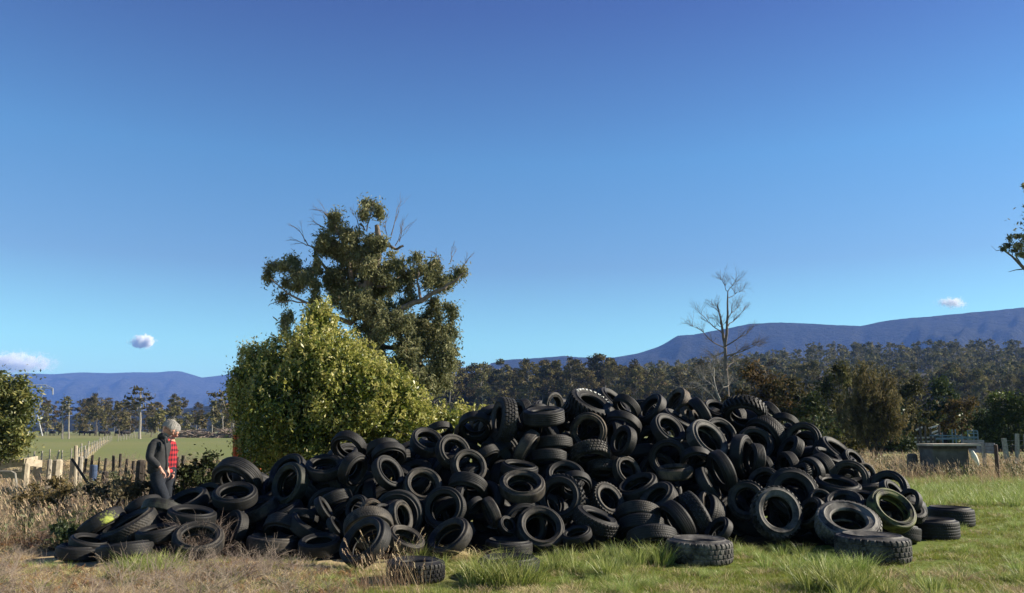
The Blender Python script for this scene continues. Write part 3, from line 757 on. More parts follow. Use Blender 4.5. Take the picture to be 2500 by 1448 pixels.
# ---- bright bush beside the heap
leaf_bush = leafmat('bush_leaf', [(0, (.03, .055, .012)), (.3, (.10, .145, .022)), (.6, (.30, .32, .06)), (1, (.50, .47, .16))], .35, .42, 0, .45)
Bl = [(783, 805, 36, 48, 17.4), (755, 850, 55, 60, 17.2), (838, 862, 52, 44, 17.2), (702, 885, 62, 60, 17.4), (790, 905, 90, 85, 16.7), (624, 885, 34, 38, 17.6), (625, 940, 55, 60, 17.2), (885, 900, 46, 40, 17.2),
      (932, 942, 62, 48, 17.1), (860, 960, 110, 85, 16.5), (700, 985, 100, 90, 16.6), (620, 1020, 50, 70, 17.2), (985, 990, 56, 52, 17), (920, 1035, 110, 65, 16.6), (1030, 1040, 45, 42, 17.1),
      (770, 1060, 120, 75, 16.5), (640, 1095, 62, 60, 16.9), (720, 1120, 90, 45, 16.7), (1110, 1035, 55, 36, 17.6), (1165, 1040, 38, 24, 17.9), (600, 930, 26, 30, 17.6), (1000, 1075, 70, 50, 17), (786, 772, 16, 22, 17.4), (585, 965, 22, 26, 17.5)]
broot = empty('bush', G(800, 1150) if False else P(800, 1140, 17.2)); broot.location.z = 0
tag(broot, 'big rounded bush with bright yellow green leaves just behind the tyre heap', 'bush')
mb = MB(); wd = MB(); inv = np.array(broot.location)
for (px, py, rx, ry, Yd) in Bl:
    c = np.array(P(px, py, Yd)); s_ = Yd/F; r = np.array([rx*s_, min(rx, ry)*s_*1.15+.15, ry*s_])
    # sub-clumps over the surface give uneven outline and dark gaps
    area = rx*ry; ns = max(5, int(area/190))
    for q in range(ns):
        d = unit(1)[0]; cc = c+d*r*rng.uniform(.72, 1.02); rr = rng.uniform(.12, .36)
        if cc[2] < .1: continue
        n = int(290*(rr/.25)**2); pts, dd = blob_pts(cc, (rr, rr, rr*.9), n, .2, True)
        tb = rng.uniform(.18, .68); top = np.clip(d[2], 0, 1)
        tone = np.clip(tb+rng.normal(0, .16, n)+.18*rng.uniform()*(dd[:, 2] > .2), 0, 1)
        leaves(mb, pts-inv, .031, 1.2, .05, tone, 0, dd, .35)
        wd.tube([c-inv, (c+cc)/2-inv+rng.normal(0, .03, 3), cc-inv], [.02, .012, .005], 4, False)
    # inner foliage
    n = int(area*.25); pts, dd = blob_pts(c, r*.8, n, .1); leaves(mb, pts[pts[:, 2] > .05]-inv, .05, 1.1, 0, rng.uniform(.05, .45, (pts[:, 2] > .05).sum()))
    # new shoots standing out from the surface
    for q in range(int((rx+ry)*.5)):
        d = unit(1)[0]; d[2] = abs(d[2]); p0 = c+d*r*rng.uniform(.9, 1.03); up = d*.35+np.array([.1, 0, .9]); L = rng.uniform(.08, .24)
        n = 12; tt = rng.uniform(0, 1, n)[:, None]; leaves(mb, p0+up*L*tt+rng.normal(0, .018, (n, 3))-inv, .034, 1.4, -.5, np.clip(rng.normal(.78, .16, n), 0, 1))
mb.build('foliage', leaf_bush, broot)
for k in range(9):
    a = rng.uniform(0, 6.28); limb(wd, (.25*cos(a), .2*sin(a), 0), (1.6*cos(a), .7*sin(a), rng.uniform(1.6, 2.9)), .07, .02)
wd.build('stem', bark, broot)
# ---- generic leafy shrub
def shrub(name, label, blobs, leafm, lsize, dens=1.0, group=None, cat='bush', sub=(.16, .34), ground=0, elong=1.15, tone0=(.1, .55), stem=True, droop=.05):
    b0 = blobs[0]; base = P(b0[0], b0[1], b0[4]); root = empty(name, (base.x, base.y, ground), label, cat, group); inv = np.array(root.location)
    mb = MB(); wd = MB()
    for (px, py, rx, ry, Yd) in blobs:
        c = np.array(P(px, py, Yd)); s_ = Yd/F; r = np.array([rx*s_, min(rx, ry)*s_+.1, ry*s_])
        ns = max(6, int(rx*ry*s_*s_*7/(sub[1]**2)*dens))
        for q in range(ns):
            d = unit(1)[0]; cc = c+d*r*rng.uniform(.55, 1.02)**.7; rr = rng.uniform(*sub)
            if cc[2] < ground+.05: continue
            n = int(3.6*(rr/lsize)**2); pts, dd = blob_pts(cc, (rr, rr, rr*.8), n, .15, True)
            leaves(mb, pts-inv, lsize, elong, droop, np.clip(rng.uniform(*tone0)+rng.normal(0, .15, n), 0, 1), 0, dd, .3)
        limb(wd, (rng.normal(0, .1), 0, 0), c-inv, .05*r[2]+.02, .015, 5, 5)
    mb.build('foliage', leafm, root)
    if stem: wd.build('stem', bark_d, root)
    return root
leaf_wattle = leafmat('wattle_leaf', [(0, (.035, .05, .014)), (.5, (.10, .12, .03)), (.85, (.28, .26, .08)), (1, (.42, .37, .13))], .3, .45, 0)
shrub('bush', 'dark green bush with yellow tips cut off by the left edge of the picture', [(-8, 1000, 62, 72, 19), (-40, 960, 60, 60, 19), (18, 950, 44, 36, 19), (38, 1010, 30, 46, 18.8), (5, 1062, 46, 52, 18.8), (-50, 1060, 70, 70, 19), (50, 985, 20, 26, 19), (26, 1072, 34, 42, 18.6)], leaf_wattle, .042, 1.8, tone0=(.2, .75))
# ---- the tall gum behind the bush
leaf_gum = leafmat('gum_leaf', [(0, (.085, .09, .042)), (.45, (.20, .20, .095)), (.8, (.34, .31, .16)), (1, (.42, .28, .16))], .35, .6, 0, .2)
YG = 58; sG = YG/F
groot = empty('gum_tree', (P(905, 1000, YG).x, YG, 0), 'tall ragged gum tree rising behind the bright bush, bare twigs at its top', 'tree'); inv = np.array(groot.location)
cl = [(905, 494, 17, 14), (922, 514, 13, 14), (892, 522, 10, 10), (818, 528, 14, 15), (812, 548, 16, 12), (800, 588, 38, 24), (845, 578, 26, 24), (782, 606, 24, 20), (830, 612, 40, 28), (910, 592, 34, 26), (900, 622, 34, 24), (860, 648, 46, 36),
      (915, 655, 42, 34), (840, 695, 52, 40), (925, 695, 48, 40), (962, 640, 28, 30), (880, 742, 56, 40), (805, 665, 28, 26), (728, 636, 28, 24), (716, 660, 14, 14), (663, 650, 20, 18), (655, 672, 14, 12), (742, 682, 38, 20), (688, 722, 18, 12), (765, 655, 24, 22), (700, 690, 16, 10),
      (1015, 632, 20, 15), (1022, 655, 26, 20), (1062, 668, 24, 28), (1084, 690, 28, 20), (1122, 658, 16, 16), (1110, 676, 16, 12), (1002, 688, 20, 22), (1004, 730, 13, 16), (1060, 640, 12, 10),
      (960, 780, 56, 34), (1010, 805, 54, 42), (1058, 830, 48, 46), (1095, 755, 22, 20), (1100, 792, 18, 30), (1085, 870, 34, 36), (1000, 862, 46, 42), (1040, 912, 46, 30), (930, 800, 40, 38), (1065, 930, 34, 26), (695, 790, 20, 20), (705, 772, 14, 12), (900, 850, 40, 40), (980, 930, 50, 30), (1085, 905, 26, 26), (1045, 765, 30, 22), (950, 900, 50, 40)]
gb = MB(); gl = MB()
trunk = [(935, 1010, 0), (925, 900, 0), (905, 800, .2), (893, 740, .2), (900, 690, 0), (918, 640, 0), (925, 590, .1), (920, 550, .2)]
def gp(p): v = np.array(P(p[0], p[1], YG+p[2])); return v-inv
def gl_limb(pts, r0, r1):
    q = [gp(p) for p in pts]; out = []
    for a, b in zip(q[:-1], q[1:]):
        for t_ in (0, .33, .66): out.append(a+(b-a)*t_+rng.normal(0, .05, 3)*(t_ > 0))
    out.append(q[-1]); gb.tube(out, list(np.linspace(r0, r1, len(out))), 7)
base = gp(trunk[0]); base[2] = -1.6
gb.tube([base]+[gp(p) for p in trunk], [.75, .68, .58, .48, .42, .36, .3, .24, .16], 10)
for L_, r0, r1 in [([(905, 800, 0), (940, 775, -.6), (985, 752, -1), (1030, 735, -1.2), (1075, 708, -1.2), (1105, 690, -1.2), (1134, 665, -1.2)], .3, .05), ([(1030, 735, -1.2), (1022, 700, -1), (1020, 655, -.8)], .13, .03),
                   ([(893, 760, 0), (855, 790, -1), (820, 778, -1.4), (785, 760, -1.5), (745, 738, -1.5), (700, 715, -1.6), (660, 680, -1.6)], .22, .03), ([(745, 738, -1.5), (715, 735, -1.5), (680, 735, -1.6), (655, 748, -1.6)], .06, .015),
                   ([(893, 700, 0), (850, 690, .6), (800, 660, .8), (770, 620, .8), (745, 585, .6)], .2, .03), ([(860, 690, .4), (845, 620, .4), (822, 560, .2), (815, 520, 0)], .15, .03), ([(918, 600, 0), (945, 600, 0), (965, 608, 0), (985, 600, 0)], .13, .08),
                   ([(880, 545, 0), (895, 565, 0), (905, 520, 0), (912, 490, 0)], .07, .02), ([(905, 830, 0), (960, 850, 1), (1040, 800, 1.5), (1095, 770, 1.5)], .22, .05), ([(920, 700, 0), (975, 700, .5), (1000, 660, .5)], .12, .03), ([(925, 900, 0), (1000, 880, 1), (1080, 860, 1)], .2, .05)]: gl_limb(L_, r0, r1)
for (x, y, dx, dy, L) in [(822, 556, -.6, 1, 1.1), (815, 545, -1, .8, 1.4), (800, 560, -1, .6, .9), (745, 590, -.7, .9, 1.0), (750, 600, -1, .5, .9), (955, 575, .1, 1, 1.6), (965, 600, .3, 1, 1.3), (975, 590, .1, 1, .9), (880, 560, -.4, 1, 1.0), (1100, 640, .1, 1, .8), (1075, 640, -.1, 1, .7), (1125, 660, .5, 1, .8), (940, 590, 0, 1, 1.2)]:
    twigs(gb, gp((x, y, 0)), np.array([dx+rng.normal(0, .15), rng.normal(0, .2), dy]), L*.75, .04, 4, .42, 3)
for (x_, y_) in [(775, 640), (870, 600), (960, 690), (985, 670), (1045, 690), (950, 740), (905, 760), (840, 740), (820, 725), (985, 740), (1050, 735), (1070, 790), (880, 800), (770, 700), (720, 700), (690, 650), (1095, 830), (1010, 900), (930, 860), (870, 570), (835, 560), (1040, 655), (760, 730)]: cl.append((x_, y_, rng.uniform(14, 26), rng.uniform(12, 22)))
for (px, py, rx, ry) in cl:
    big = rx > 30
    for lay in range(2 if big else 1):
        c = gp((px, py, rng.uniform(-2.2, 2.2) if big else rng.uniform(-.8, .8))); r = np.array([rx*sG, rx*sG*.9, ry*sG])*.92
        ns = max(4, int(rx*ry/80))
        for q in range(ns):
            d = unit(1)[0]; cc = c+d*r*rng.uniform(.2, 1.08); rr = rng.uniform(.25, .55)
            n = int(165*(rr/.35)**1.6*(.75 if big else 1)); pts, dd = blob_pts(cc, (rr, rr, rr*1.2), n, .1, True)
            red = .18 if px < 760 else 0
            tone = np.clip(rng.uniform(.15, .6)+rng.normal(0, .15, n)+red*rng.uniform(0, 1.6), 0, 1)
            leaves(gl, pts-np.array([0, 0, .12]), .085, 1.6, .75, tone, .3)
            if rng.uniform() < .5: gb.tube([c, (c+cc)/2+rng.normal(0, .05, 3), cc], [.035, .02, .01], 4, False)
gb.build('trunk', simple('gum_bark', (.17, .135, .11), .9, .45, 3, .2, .5), groot); gl.build('crown', leaf_gum, groot)
kG = 32/YG; groot.location = (groot.location.x*kG, 32, CH*(1-kG)); groot.scale = (kG,)*3
# ---- forest tree templates (unit height 1 = 1 m, about 24 m tall)
leaf_far = leafmat('forest_leaf', [(0, (.045, .045, .020)), (.5, (.125, .112, .048)), (.85, (.22, .175, .08)), (1, (.28, .18, .09))], .15, .9, .5, .08)
def gum_mesh(seed, H=24, lean=0, crown=(.45, 1.0), width=4.2, nclump=15, lsz=.34, pale=True, per=46):
    global rng
    keep = rng; rng = np.random.default_rng(seed)
    tb = MB(); lb = MB(); top = np.array([lean+rng.normal(0, .5), rng.normal(0, .5), H*.93])
    tp = limb(tb, (0, 0, -1), top, .26, .05, 6, 8, .05)
    for k in range(nclump):
        f = rng.uniform(*crown); i = min(int(f*7), 6); p0 = tp[i]+(tp[i+1]-tp[i])*(f*7-i)
        a = rng.uniform(0, 6.28); reach = width*(.35+.75*sin(pi*min(1, (f-crown[0])/(crown[1]-crown[0])*.8+.1)))*rng.uniform(.3, .9)
        c = p0+np.array([cos(a)*reach, sin(a)*reach, rng.uniform(0, 2)]); c[2] = min(c[2], H)
        limb(tb, p0-np.array([0, 0, .8]), c, .10, .03, 4, 4, .1)
        r = rng.uniform(.9, 1.9); n = int(per*(r/1.3)**2); pts, dd = blob_pts(c, (r, r, r*.62), n, .1)
        leaves(lb, pts, lsz, 1.25, .2, np.clip(rng.uniform(.1, .75)+rng.normal(0, .15, n), 0, 1), .3, dd, .3)
    rng = keep
    return (tb.build('trunk', bark_w if pale else bark, mesh_only=True), lb.build('crown', leaf_far, mesh_only=True))
FT = [gum_mesh(100+k, 24, rng.normal(0, 1), (.10 if k % 3 else .4, 1.0), 4.2, 34, .36, k % 2 == 0, 60) for k in range(7)]
def hillz(x, y):
    """rising wooded ground on the right"""
    f = np.clip((y-260)/420, 0, 1); s_ = f*f*(3-2*f)
    a = np.clip((x+20)/260, 0, 1); return 46*s_*(.30+.70*a)
def tree_at(name, x, y, z, mesh, s_, label, group, cat='tree', rz=None, sx=1.0):
    e = empty(name, (x, y, z), label, cat, group); e.rotation_euler[2] = rng.uniform(0, 6.28) if rz is None else rz; e.scale = (s_*sx, s_*sx, s_)
    ob('trunk', mesh[0], e); ob('crown', mesh[1], e); return e
# front row of the wood: single trees
fr = []
nfr = 0
for k in range(168):
    px = 930+ (2620-930)*(k+rng.uniform(-.4, .4))/168; Yd = 255+rng.uniform(-14, 40)
    # treetop line in the picture
    c = P(px, 1050, Yd); H = rng.uniform(19, 25) if px < 1560 else rng.uniform(15, 22)
    tree_at('gum_tree', c.x, Yd, float(hillz(c.x, Yd))-.3, FT[k % 7], H/24, 'slender olive gum tree at the near edge of the wood behind the heap', 'gum trees along the front of the wood')
# wooded hill behind: one mass
def merged(name, items, mats):
    parts = [MB(), MB()]
    for (x, y, z, s_, rz, ms) in items:
        ca, sa = cos(rz), sin(rz); Rm = np.array([[ca, -sa, 0], [sa, ca, 0], [0, 0, 1]])
        for j in (0, 1):
            V, Q, T, tn = TC[ms][j]; parts[j].add((V*s_) @ Rm.T+np.array([x, y, z]), Q=Q, T=T, tone=tn)
    return parts
def cache(me):
    V = np.zeros(len(me.vertices)*3, np.float32); me.vertices.foreach_get('co', V); tn = np.zeros(len(me.vertices), np.float32); me.attributes['tone'].data.foreach_get('value', tn)
    Q = [p.vertices[:] for p in me.polygons if p.loop_total == 4]; T = [p.vertices[:] for p in me.polygons if p.loop_total == 3]
    return V.reshape(-1, 3), np.array(Q), np.array(T), tn
LT = [gum_mesh(200+k, 22, 0, (.2, 1.0), 4.8, 20, .60, True, 22) for k in range(4)]
TC = {k: (cache(LT[k][0]), cache(LT[k][1])) for k in range(4)}
# hill ground
hx = np.linspace(-60, 520, 60); hy = np.linspace(235, 900, 50); HX, HY = np.meshgrid(hx, hy); HZ = hillz(HX, HY)-.6+np.where(HY < 250, -.5, 0)
I = np.arange(3000).reshape(50, 60)
hill_o = ob('hill', npmesh('hill', np.stack([HX, HY, HZ], -1).reshape(-1, 3), np.stack([I[:-1, :-1], I[:-1, 1:], I[1:, 1:], I[1:, :-1]], -1).reshape(-1, 4), [simple('forest_floor', (.05, .045, .03), .95, .3, .2)], True)); tag(hill_o, kind='structure')
items = []
for k in range(1060):
    Yd = 300+ (rng.uniform()**1.1)*420; px = rng.uniform(940, 2700); c = P(px, 1050, Yd)
    items.append((c.x, Yd, float(hillz(c.x, Yd))-.5, rng.uniform(.8, 1.15), rng.uniform(0, 6.28), int(rng.integers(4))))
pp = merged('wood', items, None)
forest = pp[1].build('forest', leaf_far); tag(forest, kind='stuff')
fw = pp[0].build('forest_trunks', bark_w); tag(fw, kind='stuff'); 
fw.parent = forest
# ---- grass templates and scatter
def blade_set(n, H, spread, lean, wid, curl=.5, seg=3, seed=0, heads=0, wind=(-.15, 0)):
    r = np.random.default_rng(seed); mb = MB()
    for k in range(n):
        a = r.uniform(0, 6.28); rad = spread*sqrt(r.uniform()); p = np.array([cos(a)*rad, sin(a)*rad, -.01])
        h = H*r.uniform(.5, 1.1); d = np.array([cos(a), sin(a), 0])*lean*r.uniform(.2, 1.3)+np.array([wind[0], wind[1], 0])+r.normal(0, .12, 3)*[1, 1, 0]
        b_ = r.uniform(0, 6.28); wv = np.array([cos(b_), sin(b_), 0])*wid*r.uniform(.7, 1.3); V = []
        for i in range(seg+1):
            f = i/seg; q = p+d*h*(f*.5+curl*f*f)+np.array([0, 0, h*(f-.28*curl*f*f*(1+lean))]); w_ = wv*(1-f*.92)
            V += [q-w_, q+w_]
        Q = [(2*i, 2*i+1, 2*i+3, 2*i+2) for i in range(seg)]
        mb.add(V, Q=Q, tone=np.clip(r.uniform(.1, .9)+np.repeat(np.linspace(-.1, .15, seg+1), 2), 0, 1))
        if k < heads:
            c = q[None]+np.linspace(0, -.28, 9)[:, None]*(d*1.0+np.array([0, 0, .8]))[None]*h*.5+r.normal(0, .004, (9, 3))
            keep_ = rng
            A = np.tile((d+np.array([0, 0, .9])), (9, 1))*.012; B = np.tile(np.cross(A[0], wv/np.linalg.norm(wv)), (9, 1)); B = B/np.linalg.norm(B[0])*.0035
            mb.quads(c, A, B, np.full(9, .95))
    return mb
grass_g = leafmat('green_grass', [(0, (.085, .115, .018)), (.5, (.22, .26, .04)), (.88, (.36, .36, .085)), (1, (.5, .42, .18))], .35, .5, .5)
grass_l = leafmat('lush_grass', [(0, (.09, .14, .025)), (.5, (.26, .34, .07)), (1, (.58, .58, .24))], .35, .45, .4)
grass_d = leafmat('dry_grass', [(0, (.20, .14, .08)), (.4, (.44, .33, .19)), (.8, (.68, .54, .31)), (1, (.78, .66, .40))], .3, .7, .5)
grass_t = leafmat('tall_blade', [(0, (.12, .075, .04)), (.4, (.30, .20, .115)), (.8, (.50, .36, .22)), (1, (.6, .46, .30))], .3, .7, .5)
grass_r = leafmat('rusty_bracken', [(0, (.08, .045, .025)), (.45, (.24, .12, .05)), (.8, (.42, .23, .09)), (1, (.5, .36, .16))], .3, .7, .4)
weed_g = leafmat('weed_leaf', [(0, (.025, .04, .014)), (.5, (.06, .09, .028)), (1, (.16, .19, .07))], .3, .5, .5)
twig_m = leafmat('dead_twig', [(0, (.10, .08, .06)), (.5, (.28, .22, .17)), (1, (.5, .42, .33))], .1, .8, .4)
def fern_mesh(seed, n=7, L=.5):
    r = np.random.default_rng(seed); mb = MB()
    for k in range(n):
        a = r.uniform(0, 6.28); d = np.array([cos(a), sin(a), 0]); el = r.uniform(.3, 1.1); l = L*r.uniform(.6, 1.1); tb = r.uniform(0, .7)
        m = 12; C = []; A = []; B = []; T = []
        for i in range(1, m):
            f = i/m; q = d*l*f*cos(el)+np.array([0, 0, l*(f*sin(el)-f*f*.35)]); side = np.cross(d, [0, 0, 1]); w_ = l*.30*(1-f)*(.35+f)*1.6
            for s_ in (-1, 1):
                a_ = (side*s_+d*.5+np.array([0, 0, -.25])+r.normal(0, .1, 3)); a_ /= np.linalg.norm(a_)
                C.append(q+a_*w_*.5); A.append(a_*w_*.5); B.append(d*l*.028); T.append(np.clip(tb+r.normal(0, .15), 0, 1))
        mb.quads(np.array(C), np.array(A), np.array(B), np.array(T))
        mb.tube([(0, 0, 0), d*l*.5*cos(el)+np.array([0, 0, l*(.5*sin(el)-.09)]), d*l*cos(el)+np.array([0, 0, l*(sin(el)-.35)])], [.006, .004, .001], 3, False, .3)
    return mb
def twig_mesh(seed, n=9, L=.45):
    global rng
    keep = rng; rng = np.random.default_rng(seed); mb = MB()
    for k in range(n):
        a = rng.uniform(0, 6.28); d = np.array([cos(a)*.6, sin(a)*.6, rng.uniform(.3, 1.0)]); twigs(mb, np.array([rng.normal(0, .05), rng.normal(0, .05), 0]), d, L*rng.uniform(.3, .6), .005, 3, .7, 3)
    rng = keep; mb.c = [np.full(mb.n, .5)]; return mb
def leafy_mesh(seed, n=160, r=.25, lsz=.03):
    global rng
    keep = rng; rng = np.random.default_rng(seed); mb = MB(); pts, dd = blob_pts((0, 0, r*.7), (r, r, r), n, .2); leaves(mb, pts, lsz, 1.3, 0, None, 0, dd, .4); rng = keep; return mb
TPL = bpy.data.collections.new('grass_templates')
def tpl(mb, mat, nm):
    me = mb.build(nm, mat, mesh_only=True); o = bpy.data.objects.new(nm, me); TPL.objects.link(o); return o
# template names sort alphabetically: index order
order = []
def T_(nm, mb, mat): order.append(nm); tpl(mb, mat, nm)
for k in range(3): T_('a%02d' % k, blade_set(46, .10, .11, .55, .0035, .5, 3, 10+k), grass_g)      # 0-2 short lawn
for k in range(3): T_('b%02d' % k, blade_set(70, .34, .11, .55, .0042, .6, 4, 20+k), grass_l)       # 3-5 lush
for k in range(3): T_('c%02d' % k, blade_set(44, .16, .13, .9, .0035, .6, 3, 30+k), grass_d)       # 6-8 dry short
for k in range(3): T_('d%02d' % k, blade_set(18, .60, .12, .35, .0026, .3, 4, 40+k, heads=7, wind=(-.28, 0)), grass_t)  # 9-11 tall dry with heads
for k in range(3): T_('e%02d' % k, fern_mesh(50+k, 8, .42), grass_r)     # 12-14 bracken
for k in range(2): T_('f%02d' % k, twig_mesh(60+k), twig_m)              # 15-16 dead twigs
for k in range(2): T_('g%02d' % k, leafy_mesh(70+k), weed_g)             # 17-18 dark weed
for k in range(2): T_('h%02d' % k, blade_set(30, .22, .10, 1.1, .004, .8, 4, 80+k), grass_d)  # 19-20 yellow
def scatter(name, pts, rz, scl, idx, tilt=None):
    n = len(pts); me = bpy.data.meshes.new(name); me.vertices.add(n); me.vertices.foreach_set('co', np.asarray(pts, np.float32).ravel())
    r = np.zeros((n, 3), np.float32); r[:, 2] = rz
    if tilt is not None: r[:, :2] = tilt
    a = me.attributes.new('rot', 'FLOAT_VECTOR', 'POINT'); a.data.foreach_set('vector', r.ravel())
    a = me.attributes.new('scl', 'FLOAT', 'POINT'); a.data.foreach_set('value', np.asarray(scl, np.float32))
    a = me.attributes.new('idx', 'INT', 'POINT'); a.data.foreach_set('value', np.asarray(idx, np.int32))
    o = ob(name, me); ng = bpy.data.node_groups.new(name, 'GeometryNodeTree')
    ng.interface.new_socket('Geometry', in_out='INPUT', socket_type='NodeSocketGeometry'); ng.interface.new_socket('Geometry', in_out='OUTPUT', socket_type='NodeSocketGeometry')
    N = ng.nodes; gi = N.new('NodeGroupInput'); go = N.new('NodeGroupOutput'); ip = N.new('GeometryNodeInstanceOnPoints'); ci = N.new('GeometryNodeCollectionInfo')
    ci.inputs['Collection'].default_value = TPL; ci.inputs['Separate Children'].default_value = True; ci.inputs['Reset Children'].default_value = True
    def na(nm, ty):
        q = N.new('GeometryNodeInputNamedAttribute'); q.data_type = ty; q.inputs['Name'].default_value = nm; return q.outputs[0]
    e2r = N.new('FunctionNodeEulerToRotation'); L = ng.links
    L.new(gi.outputs[0], ip.inputs['Points']); L.new(ci.outputs[0], ip.inputs['Instance']); ip.inputs['Pick Instance'].default_value = True
    L.new(na('idx', 'INT'), ip.inputs['Instance Index']); L.new(na('rot', 'FLOAT_VECTOR'), e2r.inputs[0]); L.new(e2r.outputs[0], ip.inputs['Rotation']); L.new(na('scl', 'FLOAT'), ip.inputs['Scale'])
    L.new(ip.outputs[0], go.inputs[0])
    md = o.modifiers.new('scatter', 'NODES'); md.node_group = ng
    return tag(o, kind='stuff')
def field_pts(n, y0, y1, x0=-1.0, x1=1.0, pw=1.0):
    """points over the visible ground, denser near the camera; x0,x1 are fractions of the half width of the view"""
    u = rng.uniform(0, 1, n); y = y0*(y1/y0)**(u**pw); hw = y*(1250/F)*1.06; x = hw*rng.uniform(x0, x1, n)
    return x, y
tyc = np.array([[r['c'].x, r['c'].y, r['Dm']] for r in recs])
def under_heap(x, y):
    px = 1250+F*x/y; front = np.interp(px, [120, 150, 300, 550, 750, 900, 1100, 1300, 1500, 1700, 1900, 2050, 2200, 2280], [9.6, 9.9, 9.9, 10.5, 10.3, 9.4, 10.5, 10.5, 11.0, 11.1, 11.5, 10.5, 10.8, 11.0])
    back = np.interp(px, [120, 300, 600, 1000, 1450, 1900, 2280], [11, 11.8, 13.5, 15, 16, 15.5, 13]); return (px > 130) & (px < 2225) & (y > front+.15) & (y < back)
def n2(x, y, f=1.0, s_=0): return np.sin(x*1.7*f+s_)*np.sin(y*1.3*f+s_*2)+.6*np.sin(x*3.9*f+y*2.1*f+s_)+.4*np.sin(y*5.3*f-x*4.1*f+s_*3)
def flat_tyre(x, y):
    m = np.zeros(len(x), bool)
    for r in recs:
        if r['g']: m |= (x-r['c'].x)**2+(y-r['c'].y)**2 < (r['Dm']*.49)**2
    return m
x, y = field_pts(52000, 7.0, 42, -1.35, 1.4, pw=.9); px = 1250+F*x/y
dryn = n2(x, y, .8); leftness = np.clip((900+120*dryn-px)/300, 0, 1)      # 1 = dry left part
u = rng.uniform(size=len(x)); idx = rng.integers(0, 3, len(x)); sc = rng.uniform(.7, 1.4, len(x))
g_lush = (n2(x, y, 1.1, 2.2) > .75) & (u < .5); idx = np.where(g_lush, rng.integers(3, 6, len(x)), idx); sc = np.where(g_lush, sc*.33, sc*.62)
m = (u > .92); idx = np.where(m & (px > 600), rng.integers(6, 9, len(x)), idx)
fore = (px > 880) & (px < 2500) & (y < 8.6) & (n2(x, y, .9, 4) > .3) & (u < .3); idx = np.where(fore, rng.integers(6, 9, len(x)), idx)
L_ = rng.uniform(size=len(x)) < leftness
pick = rng.uniform(size=len(x)); di = np.where(pick < .46, rng.integers(6, 9, len(x)), np.where(pick < .57, rng.integers(12, 15, len(x)), np.where(pick < .61, rng.integers(15, 17, len(x)), np.where(pick < .74, rng.integers(0, 3, len(x)), np.where(pick < .95, rng.integers(19, 21, len(x)), 17)))))
idx = np.where(L_, di, idx); sc = np.where(L_, rng.uniform(.5, 1.0, len(x)), sc)
sc = np.where(L_ & (di >= 12) & (di < 15), sc*.6, sc); sc = np.where(L_ & (di == 17), sc*.35, sc); sc = np.where((y > 9.2) & (y < 10.6) & (px < 1300), sc*.7, sc)
keepm = ~under_heap(x, y) & ~flat_tyre(x, y)
for r in recs:
    if r['g']: sc = np.where(((x-r['c'].x)**2+(y-r['c'].y)**2 < (r['Dm']*.5+.45)**2) & (y < r['c'].y+.1), sc*.55, sc)
x, y, idx, sc = x[keepm], y[keepm], idx[keepm], sc[keepm]
scatter('grass', np.stack([x, y, gz(x, y)], -1), rng.uniform(0, 6.28, len(x)), sc*(1+np.clip(y-12, 0, 40)*.02), idx)
# ---------------------------------------------------------------- mid-distance trees and shrubs
leaf_olive = leafmat('olive_leaf', [(0, (.035, .035, .014)), (.5, (.10, .092, .035)), (.85, (.17, .145, .06)), (1, (.22, .15, .07))], .25, .8, .3, .12)
leaf_dark = leafmat('dark_leaf', [(0, (.022, .032, .012)), (.5, (.055, .07, .024)), (.9, (.12, .13, .04)), (1, (.22, .17, .07))], .2, .7, .2, .12)
leaf_rust = leafmat('rust_leaf', [(0, (.04, .03, .014)), (.5, (.12, .085, .035)), (.85, (.21, .125, .05)), (1, (.26, .15, .07))], .25, .8, .3, .12)
leaf_sheok = leafmat('needle_leaf', [(0, (.05, .046, .02)), (.5, (.13, .115, .05)), (.9, (.23, .19, .09)), (1, (.30, .21, .11))], .35, .8, .1, .1)
leaf_gold = leafmat('gold_leaf', [(0, (.03, .05, .012)), (.5, (.09, .12, .025)), (1, (.30, .32, .06))], .3, .5, .1)
shrub('bush', 'brown tinged shrub behind the right skyline of the heap, below the dead tree', [(1850, 960, 55, 50, 52), (1835, 915, 26, 24, 52), (1800, 975, 30, 40, 52), (1880, 985, 40, 40, 52)], leaf_rust, .13, 1, sub=(.4, .8))
shrub('bush', 'olive shrub right of the brown tinged one, above the heap', [(1925, 980, 36, 46, 50), (1915, 940, 24, 30, 50), (1950, 1000, 28, 40, 50)], leaf_olive, .13, 1, sub=(.35, .7))
shrub('bush', 'narrow leafy green shrub just off the right shoulder of the heap', [(1985, 1020, 32, 52, 42), (1982, 975, 16, 34, 42), (2020, 1060, 30, 40, 42)], leaf_dark, .10, 1, sub=(.3, .6))
shrub('small_tree', 'dark bushy tree with a rusty top left of the feathery tree', [(2040, 1010, 50, 70, 56), (2045, 945, 34, 40, 56), (2048, 915, 16, 20, 56), (2020, 1080, 40, 40, 56)], leaf_olive, .14, 1, cat='tree', sub=(.4, .9))
shrub('small_tree', 'leafy young tree with a pale brown crown right of the feathery tree', [(2235, 980, 32, 50, 60), (2225, 945, 20, 24, 60), (2240, 1030, 34, 32, 60)], leaf_olive, .14, 1, cat='tree', sub=(.4, .8))
shrub('small_tree', 'leafy young tree behind the cattle rails, dark with brown tip', [(2300, 975, 28, 40, 62), (2295, 945, 15, 20, 62), (2310, 1010, 34, 34, 62)], leaf_dark, .14, 1, cat='tree', sub=(.4, .8))
shrub('small_tree', 'rust coloured young tree left of the round dark green one', [(2345, 1015, 36, 34, 58), (2355, 985, 22, 20, 58), (2335, 1040, 36, 18, 58)], leaf_rust, .14, 1, cat='tree', sub=(.4, .8))
